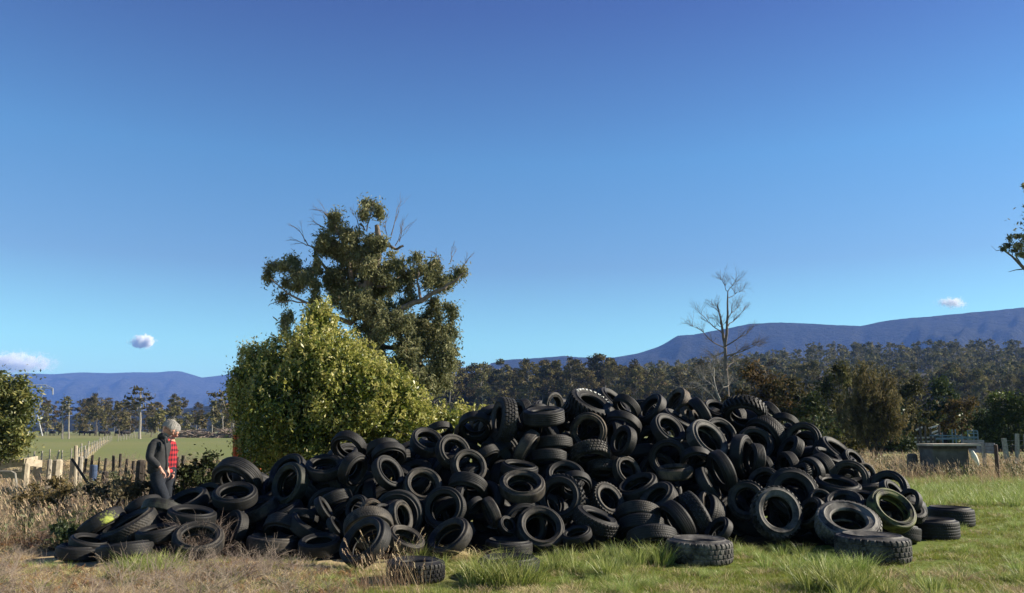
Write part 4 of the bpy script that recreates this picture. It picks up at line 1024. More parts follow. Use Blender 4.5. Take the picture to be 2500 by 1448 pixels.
shrub('round_tree', 'round dark green tree with a yellow green top at the right edge', [(2460, 1020, 66, 52, 44), (2440, 985, 34, 26, 44), (2500, 985, 40, 36, 44), (2430, 1050, 50, 34, 44), (2520, 1040, 50, 44, 44)], leaf_dark, .075, 1, cat='tree', sub=(.3, .6))
shrub('bush', 'yellow green tuft of young foliage crowning the round dark green tree', [(2446, 968, 26, 14, 43.6), (2490, 990, 18, 10, 43.6)], leaf_gold, .07, 1.2, sub=(.2, .4), stem=False)
shrub('bush', 'low dark undergrowth bush under the right side of the feathery tree', [(2195, 1075, 34, 22, 50), (2225, 1080, 24, 16, 50)], leaf_dark, .11, 1, sub=(.3, .6))
shrub('bush', 'low olive bush under the left side of the feathery tree', [(2085, 1095, 36, 20, 48), (2060, 1080, 26, 24, 48)], leaf_olive, .11, 1, sub=(.3, .6))
# feathery she-oak: many fine upright sprays on a branching trunk
Yc = 46; sc_ = Yc/F; root = empty('feathery_tree', (P(2135, 1100, Yc).x, Yc, 0), 'feathery olive she oak tree standing behind the right end of the heap', 'tree'); inv = np.array(root.location)
tb = MB(); fb = MB()
for q in range(46):
    a = np.array([rng.normal(0, .5), rng.normal(0, .4), rng.uniform(.4, 1.6)]); tx = rng.uniform(2058, 2205); ty_ = 1065-(1-((tx-2130)/85)**2)*rng.uniform(30, 170)
    e = np.array(P(tx, ty_, Yc+rng.uniform(-1.2, 1.2)))-inv; pts = limb(tb, a*[.6, .6, 1], e, .035, .01, 4, 6, .1)
    for p in pts[2:]:
        for z_ in range(5):
            c0 = p+rng.normal(0, .28, 3); n = 26; tt = np.linspace(0, 1, n)[:, None]; d = np.array([rng.normal(.1, .3), rng.normal(0, .3), 1.0]); L = rng.uniform(.3, .75)
            C = c0+d*L*tt+rng.normal(0, .05, (n, 3)); leaves(fb, C, .06, 2.0, -1.0, np.clip(rng.uniform(.15, .75)+rng.normal(0, .12, n), 0, 1))
for x_ in (-.35, .15, .55): limb(tb, (x_*.4, 0, -.1), (x_*2, rng.normal(0, .3), 2.6), .10, .04, 6, 6, .08)
tb.build('trunk', bark_d, root); fb.build('crown', leaf_sheok, root)
# dead trees
def dead_tree(label, limbs_, Yd, mat, tw=None, name='dead_tree', r=1.0):
    b = limbs_[0][0][0]; root = empty(name, (P(b[0], b[1], Yd).x, Yd, 0), label, 'tree'); inv = np.array(root.location); mb = MB(); bb = MB(); first = True
    for pts, r0, r1 in limbs_:
        q = [np.array(P(p[0], p[1], Yd+(p[2] if len(p) > 2 else rng.normal(0, .3))))-inv for p in pts]
        out = []
        for a, b_ in zip(q[:-1], q[1:]): out += [a, (a+b_)/2+rng.normal(0, .05, 3)]
        out.append(q[-1]); tgt = mb if first else bb
        if first: out[0][2] = -.3
        tgt.tube(out, list(np.linspace(r0, r1, len(out))), 7 if r0 > .1 else 5); 
        if not first:
            for j in range(2, len(out), 2):
                for z_ in range(6): twigs(bb, out[j], (out[j]-out[j-1])+np.array([rng.normal(0, .4), rng.normal(0, .3), .35]), rng.uniform(.4, .9)*tw, max(.018, r1*.55), 4, .5, 3)
        first = False
    mb.build('trunk', mat, root); bb.build('branch', mat, root)
dw = simple('dead_wood', (.15, .122, .10), .85, .35, 2.5, .2, .4)
dead_tree('bare dead tree with tangled pale limbs standing tall behind the heap', [
    ([(1780, 1050, 0), (1772, 900, 0), (1770, 840, 0), (1775, 790, 0), (1776, 740, 0), (1777, 712, 0)], .21, .05),
    ([(1777, 712, 0), (1770, 698, 0), (1762, 684, 0)], .04, .012), ([(1777, 712, 0), (1788, 698, 0), (1795, 688, 0)], .04, .012), ([(1776, 728, 0), (1795, 718), (1805, 713)], .04, .01),
    ([(1770, 840), (1763, 800), (1756, 765)], .16, .07), ([(1765, 815), (1745, 800), (1728, 785), (1712, 768)], .06, .02), ([(1775, 800), (1790, 785), (1812, 762)], .06, .02), ([(1772, 790), (1785, 765), (1800, 752)], .05, .02),
    ([(1772, 850), (1740, 835), (1718, 812), (1692, 797)], .06, .015), ([(1772, 845), (1800, 828), (1822, 815)], .07, .02), ([(1770, 858), (1745, 870), (1748, 885), (1760, 900)], .08, .04), ([(1772, 870), (1812, 858), (1840, 845)], .08, .02),
    ([(1773, 880), (1800, 860), (1835, 842), (1852, 846)], .04, .015), ([(1775, 930), (1755, 905), (1750, 880)], .05, .02), ([(1772, 905), (1790, 885), (1810, 893)], .05, .02)], 78, dw, .85)
dead_tree('low bleached dead tree with crooked white branches before the tall one', [
    ([(1760, 1050, 0), (1757, 975, 0), (1748, 950, 0)], .12, .07), ([(1748, 950), (1738, 938), (1712, 940), (1690, 948)], .06, .02), ([(1757, 960), (1765, 945), (1780, 940)], .05, .02), ([(1748, 950), (1742, 920), (1742, 895), (1755, 888)], .07, .03),
    ([(1755, 985), (1738, 965), (1725, 955)], .04, .015), ([(1740, 940), (1720, 925), (1715, 918)], .04, .015)], 70, bark_w, .8)
# tall trees over the paddock, left
def plain_tree(label, px, ytop, ybase, Yd, crownc, name='gum_tree', mat=bark_w, lm=leaf_far, group=None, lsz=.30, trunks=None, dens=1.0, tr=.28):
    base = P(px, 1050, Yd); root = empty(name, (base.x, Yd, 0), label, 'tree', group); inv = np.array(root.location); tb = MB(); lb = MB(); s_ = Yd/F
    for (tx, tt) in (trunks or [(px, ytop+8)]):
        e = np.array(P(tx, tt, Yd))-inv; st_ = np.array([(tx-px)*s_*.8, rng.normal(0, .3), -.2]); tp = limb(tb, st_, e, tr, tr*.35, 6, 8, .03)
    for (cx, cy, rx, ry) in crownc:
        c = np.array(P(cx, cy, Yd+rng.normal(0, .8)))-inv; limb(tb, tp[int(rng.integers(3, 7))], c, .09, .03, 4, 4, .1)
        r = np.array([rx*s_, rx*s_, ry*s_]); n = int(3.2*dens*(rx*ry*s_*s_)/(lsz*lsz)*1.6)+10; pts, dd = blob_pts(c, r, n, .1, True)
        leaves(lb, pts, lsz, 1.3, .2, np.clip(rng.uniform(.15, .7)+rng.normal(0, .15, n), 0, 1), .3, dd, .3)
    tb.build('trunk', mat, root); lb.build('crown', lm, root)
leaf_pale = leafmat('pale_gum_leaf', [(0, (.03, .038, .016)), (.5, (.075, .078, .036)), (.85, (.12, .105, .06)), (1, (.15, .11, .07))], .15, .6, .4)
plain_tree('tall pale trunked gum with flat layered crown left of the grey haired head', 343, 948, 1072, 150, [(342, 950, 22, 6), (330, 960, 14, 5), (356, 962, 14, 5), (318, 972, 14, 5), (345, 975, 22, 6), (365, 972, 10, 5), (335, 985, 14, 6), (368, 988, 12, 5), (352, 996, 14, 6), (328, 1000, 10, 5), (312, 985, 10, 4)], lm=leaf_far, lsz=.30, tr=.26)
plain_tree('slim gum with two bare pale trunks under one small crown on the paddock', 162, 966, 1070, 150, [(163, 975, 12, 9), (155, 985, 10, 9), (170, 985, 10, 10), (162, 995, 14, 8), (168, 1004, 8, 6)], trunks=[(153, 990), (169, 985)], lm=leaf_pale, lsz=.28, tr=.17)
for (px, top, w_, lb_) in [(118, 992, 12, 'grey gum just right of the steel pylon on the far paddock'), (238, 990, 18, 'broad crowned gum left of the twin trees in the middle of the far paddock'), (262, 978, 22, 'largest of the leafy gums between the two trunked tree and the tall pale gum'), (290, 982, 14, 'narrow gum close on the left of the tall pale gum'), (300, 1004, 14, 'low dark gum under the left side of the tall pale gum'), (205, 1020, 14, 'small dark paddock tree right of the two trunked gum'), (143, 1030, 10, 'smallest paddock tree, left of the two trunked gum'),
                           (395, 1000, 18, 'brownish gum directly behind the grey haired head'), (425, 992, 20, 'brown crowned gum rising just right of the grey haired head'), (455, 1008, 16, 'grey green gum above the brush pile'), (490, 1014, 16, 'low grey gum between the person and the dark trees by the bush'), (520, 975, 20, 'dark gum at the left of the dense trees beside the bright bush'), (545, 955, 24, 'tall dark gum in the dense trees beside the bright bush'), (572, 965, 26, 'dark tree touching the left flank of the bright bush'), (590, 1000, 30, 'low dark tree behind the left flank of the bright bush'), (372, 1018, 14, 'thin grey tree between the tall pale gum and the head'), (545, 1010, 24, 'lower dark tree in front of the tall dark gum')]:
    cr = [(px+rng.normal(0, w_*.45), rng.uniform(top+6, min(1052, top+52)), w_*rng.uniform(.4, .7), rng.uniform(5, 9)) for _ in range(12)]
    plain_tree(lb_, px, top, 1070, rng.uniform(160, 280), cr+[(px, top+5, w_*.5, 5)], mat=[bark, bark_w][int(rng.integers(2))], lm=leaf_far, lsz=.30, tr=.14)
for k in range(46):   # distant row of thin trees behind
    px = rng.uniform(60, 640); c = P(px, 1050, rng.uniform(240, 330)); tree_at('gum_tree', c.x, c.y, 0, FT[k % 7], rng.uniform(.32, .55), 'small grey gum in the hazy row beyond the far paddock', 'gum trees beyond the far paddock')
# gum beyond the right edge, only its branch reaches in
Yr = 34; root = empty('gum_tree', (P(2650, 1050, Yr).x, Yr, 0), 'gum tree cut off by the right edge, one leafy branch reaching in against the sky', 'tree'); inv = np.array(root.location); tb = MB(); lb = MB()
rp = lambda x, y, dy=0: np.array(P(x, y, Yr+dy))-inv
tb.tube([(0, 0, -.2), rp(2650, 900), rp(2640, 760), rp(2650, 600), rp(2640, 450)], [.45, .38, .32, .24, .1], 9)
tb.tube([rp(2640, 760), rp(2560, 700), rp(2500, 655), rp(2470, 625), rp(2448, 610)], [.2, .11, .07, .04, .02], 6); tb.tube([rp(2448, 610), rp(2432, 612), rp(2420, 600)], [.02, .012, .006], 4); tb.tube([rp(2498, 657), rp(2480, 659), rp(2462, 664)], [.03, .018, .008], 4)
tb.tube([rp(2645, 560), rp(2560, 480), rp(2500, 455)], [.12, .06, .02], 6); tb.tube([rp(2500, 655), rp(2480, 625), rp(2475, 590)], [.04, .025, .01], 4); tb.tube([rp(2520, 668), rp(2500, 630), rp(2492, 600)], [.04, .025, .01], 4)
for (x, y, rx, ry) in [(2483, 577, 13, 7), (2464, 582, 7, 8), (2462, 600, 14, 8), (2448, 608, 8, 7), (2490, 598, 14, 9), (2478, 612, 12, 7), (2495, 622, 12, 9), (2504, 580, 14, 10), (2515, 610, 18, 16), (2499, 452, 5, 6), (2530, 460, 24, 14), (2580, 560, 60, 50), (2560, 470, 40, 30), (2620, 480, 60, 60), (2600, 640, 50, 30)]:
    c = rp(x, y, rng.normal(0, .3)); s_ = Yr/F; r = (rx*s_, rx*s_, ry*s_); n = int(rx*ry*1.5)+20; pts, dd = blob_pts(c, r, n, .1, True); leaves(lb, pts, .055, 1.6, .5, np.clip(rng.uniform(.1, .7)+rng.normal(0, .2, n), 0, 1))
    tb.tube([c+[0, 0, -ry*s_], c], [.012, .005], 4)
tb.build('trunk', bark, root); lb.build('crown', leaf_gum, root)
# dark shrubs and weeds on the left
shrub('bush', 'dark leafy bush behind the left heap, right beside the grey haired person', [(478, 1160, 38, 34, 13.6), (500, 1140, 26, 22, 13.6), (450, 1175, 26, 30, 13.6), (520, 1160, 22, 26, 13.8)], leaf_dark, .035, 1, sub=(.1, .22), stem=True)
shrub('bush', 'dark tangled scrub left of the grey haired person', [(300, 1195, 46, 22, 13.2), (250, 1190, 42, 20, 13.4), (335, 1190, 26, 26, 13), (275, 1210, 50, 16, 12.6)], leafmat('scrub_leaf', [(0, (.045, .038, .02)), (.5, (.12, .095, .05)), (.9, (.24, .17, .09)), (1, (.34, .24, .13))], .2, .7, 0), .03, 1, sub=(.1, .2))
shrub('bush', 'brown weedy clump in the bracken at the left', [(120, 1195, 48, 26, 14), (85, 1215, 40, 22, 13.5), (155, 1215, 36, 22, 13)], leafmat('weedy_leaf', [(0, (.06, .045, .02)), (.5, (.15, .11, .05)), (1, (.32, .22, .10))], .25, .8, 0, .1), .028, 1, sub=(.08, .18))
shrub('bush', 'low green weed patch left of the yellow splashed tyre', [(160, 1290, 36, 17, 11), (145, 1300, 26, 12, 10.8)], weed_g, .03, 1, sub=(.06, .13), stem=False)
# ---------------------------------------------------------------- fences and posts
wood_g = simple('weathered_wood', (.30, .27, .22), .85, .35, 14, .2, .4)
wood_p = simple('pale_timber', (.36, .31, .23), .8, .3, 10, .2, .4)
wood_d = simple('dark_post', (.055, .045, .038), .9, .4, 12, .2, .4)
wire_m = simple('fence_wire', (.30, .30, .29), .5, .1, 10, .5, 0, .8)
def post(mb, p, h, r, lean=0, n=7):
    mb.tube([p+np.array([0, 0, -.15]), p+np.array([lean*h*.5, 0, h*.5]), p+np.array([lean*h, 0, h])], [r*1.05, r, r*.93], n)
def wire_fence(label, pts, hs, nseg_h=(.35, .65, .95, 1.12), r=.05, wr=.006, mat=wood_d, group=None, posts_mat=None):
    b = pts[0]; root = empty('wire_fence', (b[0], b[1], 0), label, 'fence', group); inv = np.array([b[0], b[1], 0])
    for i, p in enumerate(pts):
        m = MB(); p_ = np.array([p[0], p[1], 0])-inv; post(m, p_, hs*rng.uniform(.85, 1.15), r*rng.uniform(.7, 1.2), rng.normal(0, .05)); m.build('post', mat, root)
    wm = MB()
    for h in nseg_h:
        for a, c in zip(pts[:-1], pts[1:]):
            a_ = np.array([a[0], a[1], h])-inv; c_ = np.array([c[0], c[1], h])-inv; wm.tube([a_, (a_+c_)/2-[0, 0, .03], c_], [wr]*3, 3, False)
    wm.build('wire', wire_m, root)
def gp2(px, Yd): v = P(px, 1050, Yd); return (v.x, Yd)
wire_fence('low wire fence with dark crooked posts crossing behind the person', [gp2(px, Yd) for px, Yd in [(205, 27), (213, 27), (228, 27), (246, 27), (262, 27), (285, 26.5), (300, 26.5), (313, 26), (332, 26), (440, 25.5), (452, 25), (478, 25), (500, 25), (530, 25), (552, 24.5), (575, 24)]], .72, (.25, .45, .62), .04, .005)
wire_fence('pale post and wire fence running across the near paddock edge at left', [gp2(px, Yd) for px, Yd in [(60, 36), (75, 36), (89, 36), (108, 36), (127, 36), (143, 36), (157, 36), (180, 36), (215, 36)]], .72, (.25, .45, .65), .035, .006, wood_g)
wire_fence('long fence line running away over the green paddock in pale dry grass', [gp2(195+(275-195)*(k/17)**.75, 38+(120-38)*(k/17)**1.5) for k in range(18)], .85, (.3, .55, .8), .04, .007, wood_g)
wire_fence('far short fence line with dry grass under the tall pale gum', [gp2(290+(338-290)*k/7, 118+k*6) for k in range(8)], .9, (.3, .55, .8), .05, .008, wood_g)
wire_fence('wire fence with grey posts at the far right before the round dark tree', [gp2(px, Yd) for px, Yd in [(2453, 34), (2475, 34), (2500, 34), (2530, 34)]], 1.25, (.35, .65, .95, 1.15), .09, .008, wood_g)
def stake(label, px, Yd, h, r, mat=wood_g, lean=0, name='wooden_post', n=8):
    x, y = gp2(px, Yd); m = MB(); post(m, np.zeros(3), h, r, lean, n)
    m.tube([np.array([lean*h, 0, h]), np.array([lean*h, 0, h+r*.25])], [r*.93, r*.6], n); o = m.build(name, mat, None, loc=(x, y, 0)); tag(o, label, 'post'); return o
stake('thick grey wooden post close behind the person\'s back', 350, 15.2, 1.0, .085, wood_d)
stake('slanting thin broken post between scrub and wire fence at left', 275, 16.5, 1.0, .025, wood_d, -.75)
stake('tall leaning pale post among the cut round posts at left', 196, 20, 1.18, .045, wood_p, -.06)
stake('short dark stump post left of the slanting thin one', 265, 19, .62, .07, wood_d)
for px, Yd, h, r, lb_ in [(45, 20, .62, .07, 'leftmost pale round post carrying the old yard rails'), (72, 19.5, .78, .085, 'pale round yard post right beside the leftmost one'), (100, 20.5, .8, .10, 'stout short round post in the middle of the cut posts'), (148, 20.5, .82, .12, 'widest round grey stump post at the left yard'), (186, 22, .8, .08, 'pale stump post just left of the tall leaning post'), (203, 22, .86, .065, 'pale sawn post just right of the tall leaning post'), (128, 21.5, .8, .06, 'small pale post behind the wide stump post')]:
    stake(lb_, px, Yd, h, r, wood_p if rng.uniform() < .6 else wood_g)
def rails(name, label, cat, segs, mat, th=(.05, .16)):
    a0 = P(segs[0][0], segs[0][1], segs[0][2]); root = empty(name, (a0.x, a0.y, 0), label, cat); inv = np.array(root.location)
    for (x0, y0, d0, x1, y1, d1) in segs:
        a = np.array(P(x0, y0, d0))-inv; b = np.array(P(x1, y1, d1))-inv; L = np.linalg.norm(b-a); m = MB(); z = (b-a)/L
        up = np.array([0, 0, 1.]); sd_ = np.cross(z, up); sd_ /= np.linalg.norm(sd_); u2 = np.cross(sd_, z)
        Rm = np.stack([z, sd_, u2], 1); m.box((a+b)/2, (L, th[0], th[1]), Rm); m.build('rail', mat, root)
rails('timber_rails', 'old pale timber yard rails running between round posts at the left edge', 'fence', [(-20, 1140, 20, 62, 1128, 19.8), (-20, 1158, 19.7, 55, 1160, 19.6), (62, 1128, 19.8, 100, 1132, 20.2), (20, 1135, 20.4, 90, 1121, 22)], wood_p)
m = MB(); m.tube([np.array(P(x, y, 18.5)) for x, y in [(-30, 1152), (0, 1151), (28, 1151), (37, 1156), (40, 1180), (40, 1200)]], [.022]*6, 6); x0 = m.V[0].mean(0)
tag(m.build('pipe_gate', simple('pale_pipe', (.26, .24, .20), .5, .2, 8)), 'bent pale pipe of a gate end below the timber rails', 'gate')
m = MB(); m.tube([(0, 0, 0), (0, 0, .18), (0, 0, .36), (0, 0, .38)], [.085, .09, .085, .075], 14); m.tube([(0, 0, .11), (0, 0, .12)], [.095, .095], 14, False); m.tube([(0, 0, .25), (0, 0, .26)], [.095, .095], 14, False)
x, y = gp2(236, 21); tag(m.build('drum', simple('blue_drum', (.035, .06, .12), .5, .3, 6), loc=(x, y, .32), smooth=False), 'small dark blue drum standing by the wire fence at left', 'drum')
# rusty orange ribbed panel beside the bush
x, y = gp2(592, 21.5); root = empty('ribbed_panel', (x, y, 0), 'rust orange ribbed steel panel half hidden by the bright bush', 'metal panel'); om = simple('rust_orange', (.42, .10, .03), .6, .35, 5)
m = MB(); W_ = 40
V = []; 
for i in range(W_+1):
    u = i/W_; V += [(-.16+u*.62, .03*np.sign(sin(u*6*2*pi))*min(1, abs(sin(u*12*pi))*3), 0), (-.16+u*.62, .03*np.sign(sin(u*6*2*pi))*min(1, abs(sin(u*12*pi))*3), 1.42)]
m.add(V, Q=[(2*i, 2*i+2, 2*i+3, 2*i+1) for i in range(W_)]); V2 = [(a, b+.02, c) for a, b, c in V]; m.add(V2, Q=[(2*i, 2*i+1, 2*i+3, 2*i+2) for i in range(W_)]); m.build('sheet', om, root)
m = MB(); m.box((.15, -.02, 1.44), (.68, .1, .05)); m.box((-.185, 0, .72), (.05, .09, 1.44)); m.box((.485, 0, .72), (.05, .09, 1.44)); m.build('frame', om, root)
# lattice pylon
Yp = 230; x, y = gp2(84, Yp); root = empty('pylon', (x, y, 0), 'pale steel lattice power pylon half behind the left edge bush', 'pylon'); inv = np.array(root.location); m = MB(); sm = simple('galvanised_steel', (.36, .37, .37), .5, .1, 3)
q = lambda px, py, dy=0: np.array(P(px, py, Yp+dy))-inv
B = [q(68, 1065, -1.6), q(104, 1065, -1.6), q(104, 1065, 1.6), q(68, 1065, 1.6)]; M_ = [q(84, 1015, -.4), q(92, 1015, -.4), q(92, 1015, .4), q(84, 1015, .4)]
for v in B: v[2] = -.1
for a, b in zip(B, M_): m.tube([a, b], [.17, .13], 4)
for k in range(4): m.tube([B[k], M_[(k+1) % 4]], [.08, .08], 4); m.tube([B[(k+1) % 4], M_[k]], [.08, .08], 4); m.tube([(B[k]+M_[k])/2, (B[(k+1) % 4]+M_[(k+1) % 4])/2], [.08]*2, 4)
m.tube([M_[0], q(112, 942)], [.13, .11], 4); m.tube([M_[1], q(105, 946)], [.11, .09], 4); m.tube([M_[3], q(52, 942)], [.07, .06], 4); m.tube([M_[3], q(58, 946)], [.06, .05], 4)
for k in range(6):
    f0, f1 = k/6, (k+1)/6; A0 = M_[0]+(q(112, 942)-M_[0])*f0; A1 = M_[1]+(q(105, 946)-M_[1])*f1; m.tube([A0, A1], [.06]*2, 3)
m.build('tower_frame', sm, root); m = MB()
m.tube([q(38, 939), q(113, 940)], [.11]*2, 4); m.tube([q(34, 947), q(130, 948)], [.11]*2, 4); m.tube([q(113, 940), q(130, 948)], [.05]*2, 4)
for k in range(12): m.tube([q(38+k*6.6, 939.5 if k % 2 else 947.5), q(38+(k+1)*6.6, 947.5 if k % 2 else 939.5)], [.06]*2, 3)
m.build('cross_arm', sm, root)
for px in (129, 36):
    m = MB(); pp_ = [q(px, 948+i*1.1) for i in range(15)]; m.tube(pp_, [.10 if i % 2 else .2 for i in range(15)], 6); m.build('insulator', sm, root)
# cows
cowm = simple('cow_hide', (.018, .014, .012), .8, .3, 3)
def cow_mesh():
    m = MB(); m.tube([(-.95, 0, 1.0), (-.8, 0, 1.05), (-.3, 0, 1.0), (.3, 0, 1.0), (.7, 0, 1.08), (.85, 0, 1.12)], [.12, .33, .38, .37, .32, .18], 10)
    m.tube([(.75, 0, 1.15), (1.05, 0, 1.02), (1.25, 0, .85)], [.2, .14, .13], 8); m.tube([(1.2, 0, .88), (1.38, 0, .68), (1.5, 0, .52)], [.13, .11, .07], 8)
    for sx, sy in ((.62, .2), (.62, -.2), (-.75, .2), (-.75, -.2)):
        m.tube([(sx, sy, .95), (sx+(.03 if sx > 0 else -.08), sy, .5), (sx, sy, 0)], [.16, .08, .06], 6)
    m.tube([(-.98, 0, 1.15), (-1.08, 0, .8), (-1.06, 0, .45)], [.03, .02, .05], 4); m.tube([(1.18, .12, .98), (1.15, .28, 1.0)], [.05, .02], 4); m.tube([(1.18, -.12, .98), (1.15, -.28, 1.0)], [.05, .02], 4)
    return m.build('cow', cowm, mesh_only=True, smooth=True)
cwm = cow_mesh()
for k, px in enumerate([103, 128, 200, 212, 226, 251, 262, 288, 303, 310]):
    x, y = gp2(px, rng.uniform(205, 245)); o = ob('cow', cwm); o.location = (x, y, 0); o.rotation_euler[2] = rng.choice([0, pi])+rng.normal(0, .5); o.scale = (.95,)*3
    tag(o, 'small dark cow grazing on the far green paddock', 'cow', 'cattle grazing on the far paddock')
# brush heap
root = MB(); bl = MB()
def brush(label, px0, px1, Yd, h, seed):
    global rng
    m = MB(); x0, y = gp2(px0, Yd); x1, _ = gp2(px1, Yd)
    for k in range(420):
        u = rng.uniform(); cx = (x1-x0)*u; hh = h*sin(pi*(.08+.84*u))*(.6+.4*sin(u*17+seed)); c = np.array([cx, rng.normal(0, 1.2), rng.uniform(0, max(.2, hh))])
        a = rng.uniform(0, pi); d = np.array([cos(a), sin(a)*.6, rng.normal(0, .22)])*rng.uniform(.8, 2.6); m.tube([c-d, c+d*.2+rng.normal(0, .1, 3), c+d], [rng.uniform(.04, .14)]*2+[.03], 4, False)
    tag(m.build('brush_pile', simple('cut_wood', (.20, .155, .12), .9, .5, .8), loc=(x0, y, 0)), label, 'brush pile')
brush('long grey heap of felled branches right of the person\'s head', 436, 520, 175, 1.6, 1); brush('heap of felled branches nearest the bright bush', 535, 598, 170, 1.9, 2)
# ---------------------------------------------------------------- right: old stock yard
conc = simple('old_concrete', (.42, .36, .29), .9, .3, 3, .2, .5); conc_d = simple('stained_concrete', (.10, .095, .09), .9, .45, 2.2, .2, .5)
Yt = 27; c0 = P(2312, 1050, Yt); root = empty('stock_trough', (c0.x, Yt, 0), 'low concrete tank covered by a broad flat slab in tall grass at right', 'tank'); s_ = Yt/F
m = MB(); m.box((0, 0, 1.09), (1.5, 1.1, .06)); m.build('slab', conc, root)
m = MB(); m.box((-.03, .02, 1.015), (1.36, .96, .085)); m.build('beam', wood_d, root)
m = MB(); m.box((-.12, .1, .47), (1.12, .86, 1.0)); m.build('tank_wall', conc_d, root)
m = MB(); V = [(.62, -.62, .55), (.80, -.62, .45), (.86, -.60, .30), (.74, -.6, .72), (.66, -.6, .92), (.60, -.6, .8)]; m.tube([(.50, -.42, .92), (.55, -.44, .74), (.62, -.44, .58), (.68, -.42, .46)], [.04, .09, .07, .03], 8); m.build('liner', simple('white_sack', (.72, .68, .58), .8, .1, 20), root)
def rails2(name, label, segs, mat, th, pm=None, posts=(), pr=.05):
    a0 = P(segs[0][0], 1050, segs[0][2]); root = empty(name, (a0.x, a0.y, 0), label, 'fence'); inv = np.array(root.location)
    for (x0, y0, d0, x1, y1, d1) in segs:
        a = np.array(P(x0, y0, d0))-inv; b = np.array(P(x1, y1, d1))-inv; L = np.linalg.norm(b-a); m = MB(); z = (b-a)/L
        sd_ = np.cross(z, (0, 0, 1.)); sd_ /= np.linalg.norm(sd_); m.box((a+b)/2, (L, th[0], th[1]), np.stack([z, sd_, np.cross(sd_, z)], 1)); m.build('rail', mat, root)
    for (px, ytop, d) in posts:
        t_ = np.array(P(px, ytop, d))-inv; m = MB(); m.tube([(t_[0], t_[1], -.1), t_], [pr, pr*.95], 7); m.build('post', pm or mat, root)
grey_w = simple('silver_timber', (.55, .53, .48), .8, .25, 12); steel = simple('blue_grey_steel', (.10, .15, .20), .45, .25, 10, .5, .1, .3); dk = simple('dark_timber', (.075, .065, .058), .85, .35, 12)
rails2('loading_ramp', 'pale sloping rails of a stock loading ramp behind the concrete tank', [(2236, 1050, 40, 2252, 1043, 40), (2268, 1046, 40, 2291, 1039, 40), (2273, 1058, 40, 2291, 1051, 40), (2276, 1066, 40, 2291, 1060, 40), (2234, 1069, 40, 2284, 1068, 40), (2234, 1079, 40, 2284, 1078, 40)], grey_w, (.05, .07), dk, [(2246, 1042, 39.9), (2258, 1040, 39.9), (2271, 1044, 39.9), (2292, 1038, 39.9), (2240, 1062, 39.9), (2282, 1062, 39.9)], .05)
rails2('steel_yard', 'blue grey steel yard rails between loading ramp and round dark tree', [(2270, 1063, 38, 2345, 1064, 38), (2285, 1072, 37, 2352, 1071, 37), (2340, 1067, 38, 2385, 1067, 38), (2360, 1052, 41, 2386, 1052, 41), (2362, 1058, 41, 2386, 1058, 41), (2285, 1070, 39, 2385, 1069, 39)], steel, (.05, .05), steel, [(2324, 1048, 38), (2332, 1048, 38), (2362, 1050, 41), (2376, 1048, 41), (2386, 1052, 41), (2300, 1056, 39), (2347, 1060, 38)], .03)
rails2('board_fence', 'weathered grey board wall right behind the concrete tank', [(2368, 1084, 30, 2428, 1086, 29), (2368, 1092, 30, 2428, 1095, 29), (2368, 1100, 30, 2428, 1104, 29), (2352, 1077, 31, 2402, 1078, 31)], simple('grey_board', (.22, .215, .21), .85, .3, 9), (.04, .11), wood_g, [(2400, 1082, 29.4), (2430, 1085, 29)], .06)
stake('dark rusted upright at the right end of the board wall', 2427, 25.5, 1.1, .06, simple('rusty_post', (.07, .04, .03), .8, .4, 8))
stake('dark block of an old crush post left of the concrete tank', 2222, 27.5, .75, .17, dk)
# bare brown soil track on the right
hx = np.linspace(14.2, 19.5, 20); hy = np.linspace(28.2, 31.5, 12)
m = MB(); A, B_ = np.meshgrid(np.linspace(0, 1, 24), np.linspace(0, 1, 8)); PX = 15.2+6*A; PY = 26.5+3.2*B_+.4*np.sin(A*7); I = np.arange(192).reshape(8, 24)
m.add(np.stack([PX, PY, gz(PX, PY)+.02], -1).reshape(-1, 3), Q=np.stack([I[:-1, :-1], I[:-1, 1:], I[1:, 1:], I[1:, :-1]], -1).reshape(-1, 4)); tag(m.build('path', simple('red_soil', (.16, .09, .06), .95, .35, 3, .1, .8)), kind='structure')
# ---------------------------------------------------------------- distinct grass clumps and rough growth
TM = {i: TPL.objects[n_].data for i, n_ in enumerate(order)}
def tuft(label, px, py, idxs, scl, n=8, spread=.2, name='grass_tuft'):
    c = G(px, py); mb = MB(); mats = []
    base = TM[idxs[0]].materials[0]
    for k in range(n):
        me = TM[idxs[k % len(idxs)]]; V, Q, T, tn = cache(me); s_ = scl*rng.uniform(.75, 1.2); a = rng.uniform(0, 6.28); ca, sa = cos(a), sin(a)
        p = np.array([rng.normal(0, spread), rng.normal(0, spread*.5), 0])
        mb.add((V*s_) @ np.array([[ca, -sa, 0], [sa, ca, 0], [0, 0, 1]]).T+p, Q=Q, T=T if len(T) else None, tone=tn)
    o = mb.build(name, base, loc=(c.x, c.y, float(gz(c.x, c.y)))); tag(o, label, 'grass clump')
tuft('tall green grass tuft half covering the front flat tyre', 1225, 1432, [3, 4, 5], 1.15, 16, .22)
tuft('yellowing grass tuft leaning before the muddy front tyre', 1122, 1368, [19, 20], 1.15, 12, .16)
tuft('small fresh green tuft between the biggest open tyre and the yellowing tuft', 1020, 1368, [3, 4], .85, 9, .08)
tuft('green grass clump at the left of the big flat tyre on the grass', 1590, 1378, [3, 4, 5], 1.0, 14, .22)
tuft('long green grass clump on open lawn in front of the low stack of three', 1430, 1400, [3, 5, 19], .95, 16, .35)
tuft('bright grass clump right of the whole round front centre tyre', 1370, 1372, [4, 20, 5], .8, 12, .25)
tuft('green grass mound at the bottom right, left of the dark hollow', 2080, 1440, [3, 4, 5], 1.1, 18, .3)
tuft('pale dry grass clump at the bottom right corner side', 2270, 1412, [19, 20, 6], .95, 14, .22)
